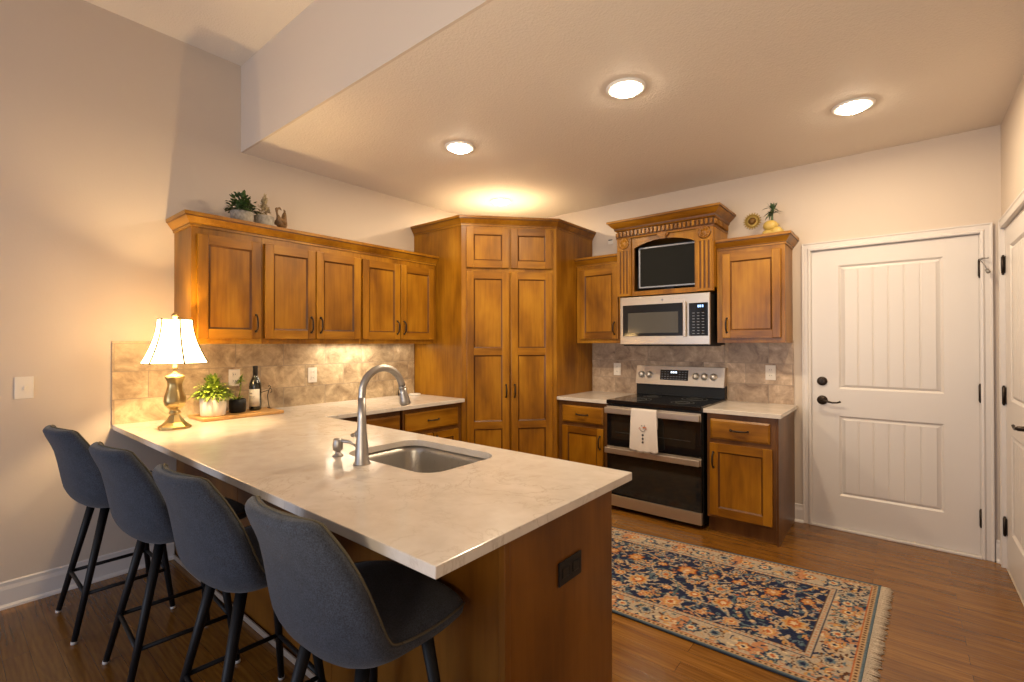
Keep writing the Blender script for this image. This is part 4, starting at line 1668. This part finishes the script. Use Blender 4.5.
def make_stool(label, loc, rz, shell_rz=0.0, shell_dx=0.0):
    t = thing('bar_stool', label, 'stool', loc, rz, 'grey bar stools along the peninsula')
    key = stool_sections()
    # resample smoothly
    K = np.array(key)
    n0 = len(K)
    tt = np.linspace(0, n0-1, 37)
    sec = []
    for s in tt:
        i = min(int(s), n0-2)
        u = s-i
        p0, p1, p2, p3 = K[max(i-1, 0)], K[i], K[i+1], K[min(i+2, n0-1)]
        sec.append(.5*((2*p1)+(-p0+p2)*u+(2*p0-5*p1+4*p2-p3)*u*u+(-p0+3*p1-3*p2+p3)*u**3))
    sec = np.array(sec)
    nu = 17
    C_ = np.zeros((len(sec), nu, 3))
    for i, (y, z, hw, wrap, rise) in enumerate(sec):
        for j in range(nu):
            u = -1+2*j/(nu-1)
            C_[i, j] = (hw*math.copysign(abs(u)**.92, u), y+wrap*abs(u)**2.2, z+rise*abs(u)**2.2)
    du = np.gradient(C_, axis=1)
    dvv = np.gradient(C_, axis=0)
    nr = np.cross(du, dvv)
    nr /= np.linalg.norm(nr, axis=2)[:, :, None]+1e-9
    if nr[5, 8, 2] < 0:
        nr = -nr
    th = np.zeros((len(sec), nu))
    for i in range(len(sec)):
        for j in range(nu):
            u = abs(-1+2*j/(nu-1))
            e = min(i, len(sec)-1-i)/3.0
            th[i, j] = .0245*(1-.5*u**6)*min(1, .45+.55*e)+(.020*(1-u**3) if i < 20 else .020*(1-u**3)*max(0, (26-i)/6))
    inner = C_+nr*th[:, :, None]*.8
    outer = C_-nr*th[:, :, None]
    cut = 13
    cr_, sr_ = math.cos(shell_rz), math.sin(shell_rz)
    for g_ in (inner, outer):
        gx, gy = g_[:, :, 0].copy()+shell_dx, g_[:, :, 1].copy()
        g_[:, :, 0], g_[:, :, 1] = gx*cr_-gy*sr_, gx*sr_+gy*cr_
    def grid(a, i0, i1):
        return [[tuple(p) for p in a[i]] for i in range(i0, i1)]
    mb = MB()
    mb.grid_closed(grid(inner, 0, cut+1), grid(outer, 0, cut+1), 0, -1)
    s_ = mb.build('seat', FABRIC, t)
    mb = MB()
    mb.grid_closed(grid(inner, cut, len(sec)), grid(outer, cut, len(sec)), 0, 0)
    b_ = mb.build('backrest', FABRIC, t)
    # piping round the inner edge
    def rim(i0, i1, top):
        L = [inner[i, 0] for i in range(i0, i1)]
        Rr = [inner[i, -1] for i in range(i0, i1)]
        return (L+[inner[i1-1, j] for j in range(1, nu)]+Rr[::-1][1:]) if top else (L[::-1]+[inner[i0, j] for j in range(1, nu)]+Rr[1:])
    MB().tube(rim(cut, len(sec), True), .0034, 6).build('piping', PIPING, b_)
    MB().tube(rim(0, cut+1, False), .0034, 6).build('piping', PIPING, s_)
    mb = MB()
    mb.box(-.12, -.05, .552, .12, .14, .563, 0, .004)
    mb.box(-.11, -.04, .560, .11, .13, .585)
    mb.build('seat_frame', BLACKM, t)
    TOP = [(-.125, -.066), (.125, -.066), (.125, .130), (-.125, .130)]
    BOT = [(-.205, -.190), (.205, -.190), (.205, .190), (-.205, .190)]
    at = lambda k, z: Vector((BOT[k][0]+(TOP[k][0]-BOT[k][0])*z/.565, BOT[k][1]+(TOP[k][1]-BOT[k][1])*z/.565, z))
    for k in range(4):
        mb = MB()
        mb.tube([at(k, .008), at(k, .30), at(k, .565)], [.0115, .015, .0185], 12)
        lg = mb.build('leg', BLACKM, t)
        mb = MB()
        mb.tube([at(k, .0005), at(k, .012)], [.011, .0125], 12)
        mb.build('foot_glide', GLIDE, lg)
    for a, b in ((0, 1), (1, 2), (2, 3), (3, 0)):
        mb = MB()
        mb.cyl(at(a, .20), at(b, .20), .0085, None, 10)
        mb.build('footrest_bar', BLACKM, t)
    return t
make_stool('charcoal upholstered bar stool nearest the left wall', (.482, -3.580, 0), math.radians(0), math.radians(7))
make_stool('charcoal upholstered bar stool, second from the left wall', (1.178, -3.530, 0), math.radians(-3), math.radians(9), .015)
make_stool('charcoal upholstered bar stool, third from the left wall', (1.830, -3.480, 0), math.radians(-3), math.radians(7), .0)
make_stool('charcoal upholstered bar stool nearest the camera, at the peninsula corner', (2.425, -3.437, 0), math.radians(0), math.radians(1))

# ------------------------------------------------------------------ rug
def make_rug():
    L, Wd = 2.15, 1.11
    res = .0055
    nx, ny = int(L/res)+1, int(Wd/res)+1
    xs = np.linspace(0, L, nx)
    ys = np.linspace(0, Wd, ny)
    X, Y = np.meshgrid(xs, ys, indexing='ij')
    navy = np.array((.012, .018, .050)); sky = np.array((.10, .17, .22)); cream = np.array((.50, .39, .25)); rust = np.array((.33, .085, .022))
    gold = np.array((.42, .23, .075)); brown = np.array((.085, .035, .018)); teal = np.array((.06, .10, .11)); tan = np.array((.37, .25, .14))
    C_ = np.zeros((nx, ny, 3))
    C_[:] = navy
    D = np.minimum(np.minimum(X, L-X), np.minimum(Y, Wd-Y))
    r = np.random.default_rng(5)
    def paint_(mask, c):
        C_[mask] = c
    def vine(cx, cy, amp, fx, ph, wid, col, mask):
        yy = cy+amp*np.sin(fx*(X-cx)+ph)
        paint_(mask & (np.abs(Y-yy) < wid), col)
    def flower(cx, cy, R, cols, petals, mask, rot=0.0, squash=1.0):
        dx, dy = X-cx, (Y-cy)*squash
        rr = np.hypot(dx, dy)
        an = np.arctan2(dy, dx)+rot
        sc = R*(1+.16*np.cos(petals*an))
        q = rr/sc
        for lim, c in cols:
            paint_(mask & (q < lim), c)
    def leaf_(cx, cy, l, w, rot, col, mask):
        dx, dy = X-cx, Y-cy
        u = dx*math.cos(rot)+dy*math.sin(rot)
        v_ = -dx*math.sin(rot)+dy*math.cos(rot)+.25*u*u/l
        paint_(mask & ((u/l)**2+(v_/w)**2 < 1), col)
    BW = .215      # total border width
    field = D > BW
    slate = np.array((.085, .125, .155)); pale = np.array((.34, .28, .21)); dusk = np.array((.17, .16, .17)); rose = np.array((.36, .17, .085))
    # field scrolls
    for k in range(9):
        vine(.3*k, .24+.085*k, .045, 15+k % 3, k*1.3, .0055, (tan, slate, pale)[k % 3], field)
    for k in range(13):
        xx = .25+.145*k
        wv_ = xx+.045*np.sin(17*Y+k)
        paint_(field & (np.abs(X-wv_) < .0055), (pale, teal, tan)[k % 3])
    for k in range(1150):
        cx, cy = r.uniform(BW, L-BW), r.uniform(BW, Wd-BW)
        col = [pale, tan, slate, rose, teal, gold, pale, dusk, slate][r.integers(9)]
        leaf_(cx, cy, r.uniform(.010, .021), r.uniform(.0045, .0085), r.uniform(0, PI), col, field)
    big = [[(1.0, pale), (.86, rose), (.62, gold), (.42, cream), (.26, rust)], [(1.0, gold), (.84, pale), (.66, slate), (.48, tan), (.28, rust)],
           [(1.0, tan), (.85, navy), (.72, slate), (.5, pale), (.27, brown)], [(1.0, pale), (.8, gold), (.55, rust), (.3, cream)], [(1, brown), (.86, rust), (.7, gold), (.45, rose), (.22, cream)]]
    pts = []
    for ix in range(12):
        for iy in range(5):
            pts.append((BW+.07+ix*.150+(.075 if iy % 2 else 0), BW+.065+iy*.138))
    for k, (cx, cy) in enumerate(pts):
        if cx > L-BW-.02:
            continue
        R_ = (.046, .032, .056, .030, .038)[(k*7+k//5) % 5]
        cx += r.uniform(-.018, .018)
        cy += r.uniform(-.014, .014)
        flower(cx, cy, R_*1.14, [(1, navy)], 8, field)
        flower(cx, cy, R_, big[k*3 % 5], (8, 6, 10, 7)[k % 4], field, r.uniform(0, 1), (1.0, 1.25, .85)[k % 3])
    for k in range(420):
        cx, cy = r.uniform(BW, L-BW), r.uniform(BW, Wd-BW)
        flower(cx, cy, r.uniform(.008, .014), [(1, [pale, tan, slate, gold, rose][k % 5]), (.5, [rust, navy, cream, brown][k % 4])], 5, field)
    # border bands from the edge inward
    T_ = np.where(np.minimum(X, L-X) < np.minimum(Y, Wd-Y), Y, X)
    paint_(D < .012, slate)
    paint_((D >= .012) & (D < .034), tan)
    paint_((D >= .012) & (D < .034) & (np.sin(T_*2*PI/.022) > 0) & (np.abs(D-.023) < .006), brown)
    paint_((D >= .034) & (D < .040), rust)
    ml = (D >= .040) & (D < .178)
    paint_(ml, pale)
    Dm = (D-.109)/.07
    sc_ = np.sin(T_*2*PI/.34)
    paint_(ml & (sc_ > .72+.25*np.abs(Dm)), rose)
    for k in range(1500):
        side = r.integers(4)
        dd = r.uniform(.044, .174)
        if side < 2:
            cx, cy = r.uniform(0, L), (dd if side == 0 else Wd-dd)
        else:
            cx, cy = (dd if side == 2 else L-dd), r.uniform(0, Wd)
        col = [teal, navy, gold, brown, slate, tan, navy, cream, rose][r.integers(9)]
        leaf_(cx, cy, r.uniform(.009, .020), r.uniform(.004, .0075), r.uniform(0, PI), col, ml)
    def ring_pos():
        step = .115
        a = .109
        out = []
        for q in np.arange(a, L-a+.01, step):
            out += [(q, a), (q, Wd-a)]
        for q in np.arange(a+step, Wd-a-.02, step):
            out += [(a, q), (L-a, q)]
        return out
    for k, (cx, cy) in enumerate(ring_pos()):
        pal = [[(1, navy), (.84, slate), (.6, cream), (.3, rust)], [(1, rust), (.82, gold), (.58, cream), (.32, navy)], [(1, brown), (.85, pale), (.55, slate), (.3, navy)]][k % 3]
        flower(cx+r.uniform(-.01, .01), cy+r.uniform(-.015, .015), (.036, .030, .040)[k % 3], pal, (8, 6, 8)[k % 3], ml, k*.4)
    paint_((D >= .178) & (D < .183), navy)
    gb = (D >= .183) & (D < .208)
    paint_(gb, pale)
    paint_(gb & (np.sin(T_*2*PI/.024) > .1) & (np.abs(D-.1955) < .006), rose)
    paint_((D >= .208) & (D < .215), brown)
    C_ *= (1+.10*r.standard_normal((nx, ny, 1)))
    C_ = np.clip(C_, .003, .8)
    H = .0085+.0006*r.standard_normal((nx, ny))
    H[0, :] = H[-1, :] = 0.003
    H[:, 0] = H[:, -1] = .003
    # the rug lies a little skewed and widens toward the door
    def skew(x, y):
        y = y*(1.127+.08*x)/1.11
        return x+.105*y, y
    XS, YS = skew(X-L, Y-Wd/2)
    co = np.stack([XS, YS, H], axis=-1).reshape(-1, 3)
    idx = np.arange(nx*ny).reshape(nx, ny)
    quads = np.stack([idx[:-1, :-1], idx[1:, :-1], idx[1:, 1:], idx[:-1, 1:]], axis=-1).reshape(-1, 4)
    # underside: four corners and a skirt keep the pile from being paper thin
    me = bpy.data.meshes.new('pile')
    b0 = len(co)
    base = np.array([(*skew(a_, b_), .0005) for a_, b_ in ((-L, -Wd/2), (0, -Wd/2), (0, Wd/2), (-L, Wd/2))])
    me.from_pydata(np.vstack([co, base]).tolist(), [], quads.tolist()+[[b0+3, b0+2, b0+1, b0]])
    at_ = me.color_attributes.new('rug_colour', 'FLOAT_COLOR', 'POINT')
    buf = np.ones((b0+4, 4), dtype=np.float32)
    buf[:b0, :3] = C_.reshape(-1, 3)
    at_.data.foreach_set('color', buf.ravel())
    m, nt, bs = new_mat('woven_rug')
    an = N(nt, 'ShaderNodeVertexColor', layer_name='rug_colour')
    nt.links.new(an.outputs['Color'], bs.inputs['Base Color'])
    bs.inputs['Roughness'].default_value = .95
    bs.inputs['Specular IOR Level'].default_value = .15
    me.materials.append(m)
    rt_ = thing('persian_rug', 'navy and rust oriental patterned runner rug on the floor before the range', 'rug', (3.470, -1.409, 0), math.radians(4.0))
    o = bpy.data.objects.new('pile', me)
    COL.objects.link(o)
    o.parent = rt_
    # fringe at the end, one soft combed band of yarn
    mb = MB()
    for k in range(150):
        y = -Wd/2+.006+(Wd-.012)*k/149
        w_ = random.uniform(-.006, .006)
        ln = random.uniform(.040, .056)
        mb.tube([(*skew(-.002, y), .005), (*skew(ln*.5, y+w_*.5), .0045), (*skew(ln, y+w_), .0028)], [.0030, .0034, .0022], 5)
    f = mb.build('fringe', speckle('rug_fringe', (.46, .38, .29), .2, 200, .95), rt_)
    mb = MB()
    for yy in (-Wd/2, Wd/2):
        mb.tube([(*skew(-L, yy), .005), (*skew(0, yy), .005)], .0048, 8)
    mb.build('bound_edge', plain('rug_edge_binding', (.035, .055, .085), .95), rt_)
make_rug()
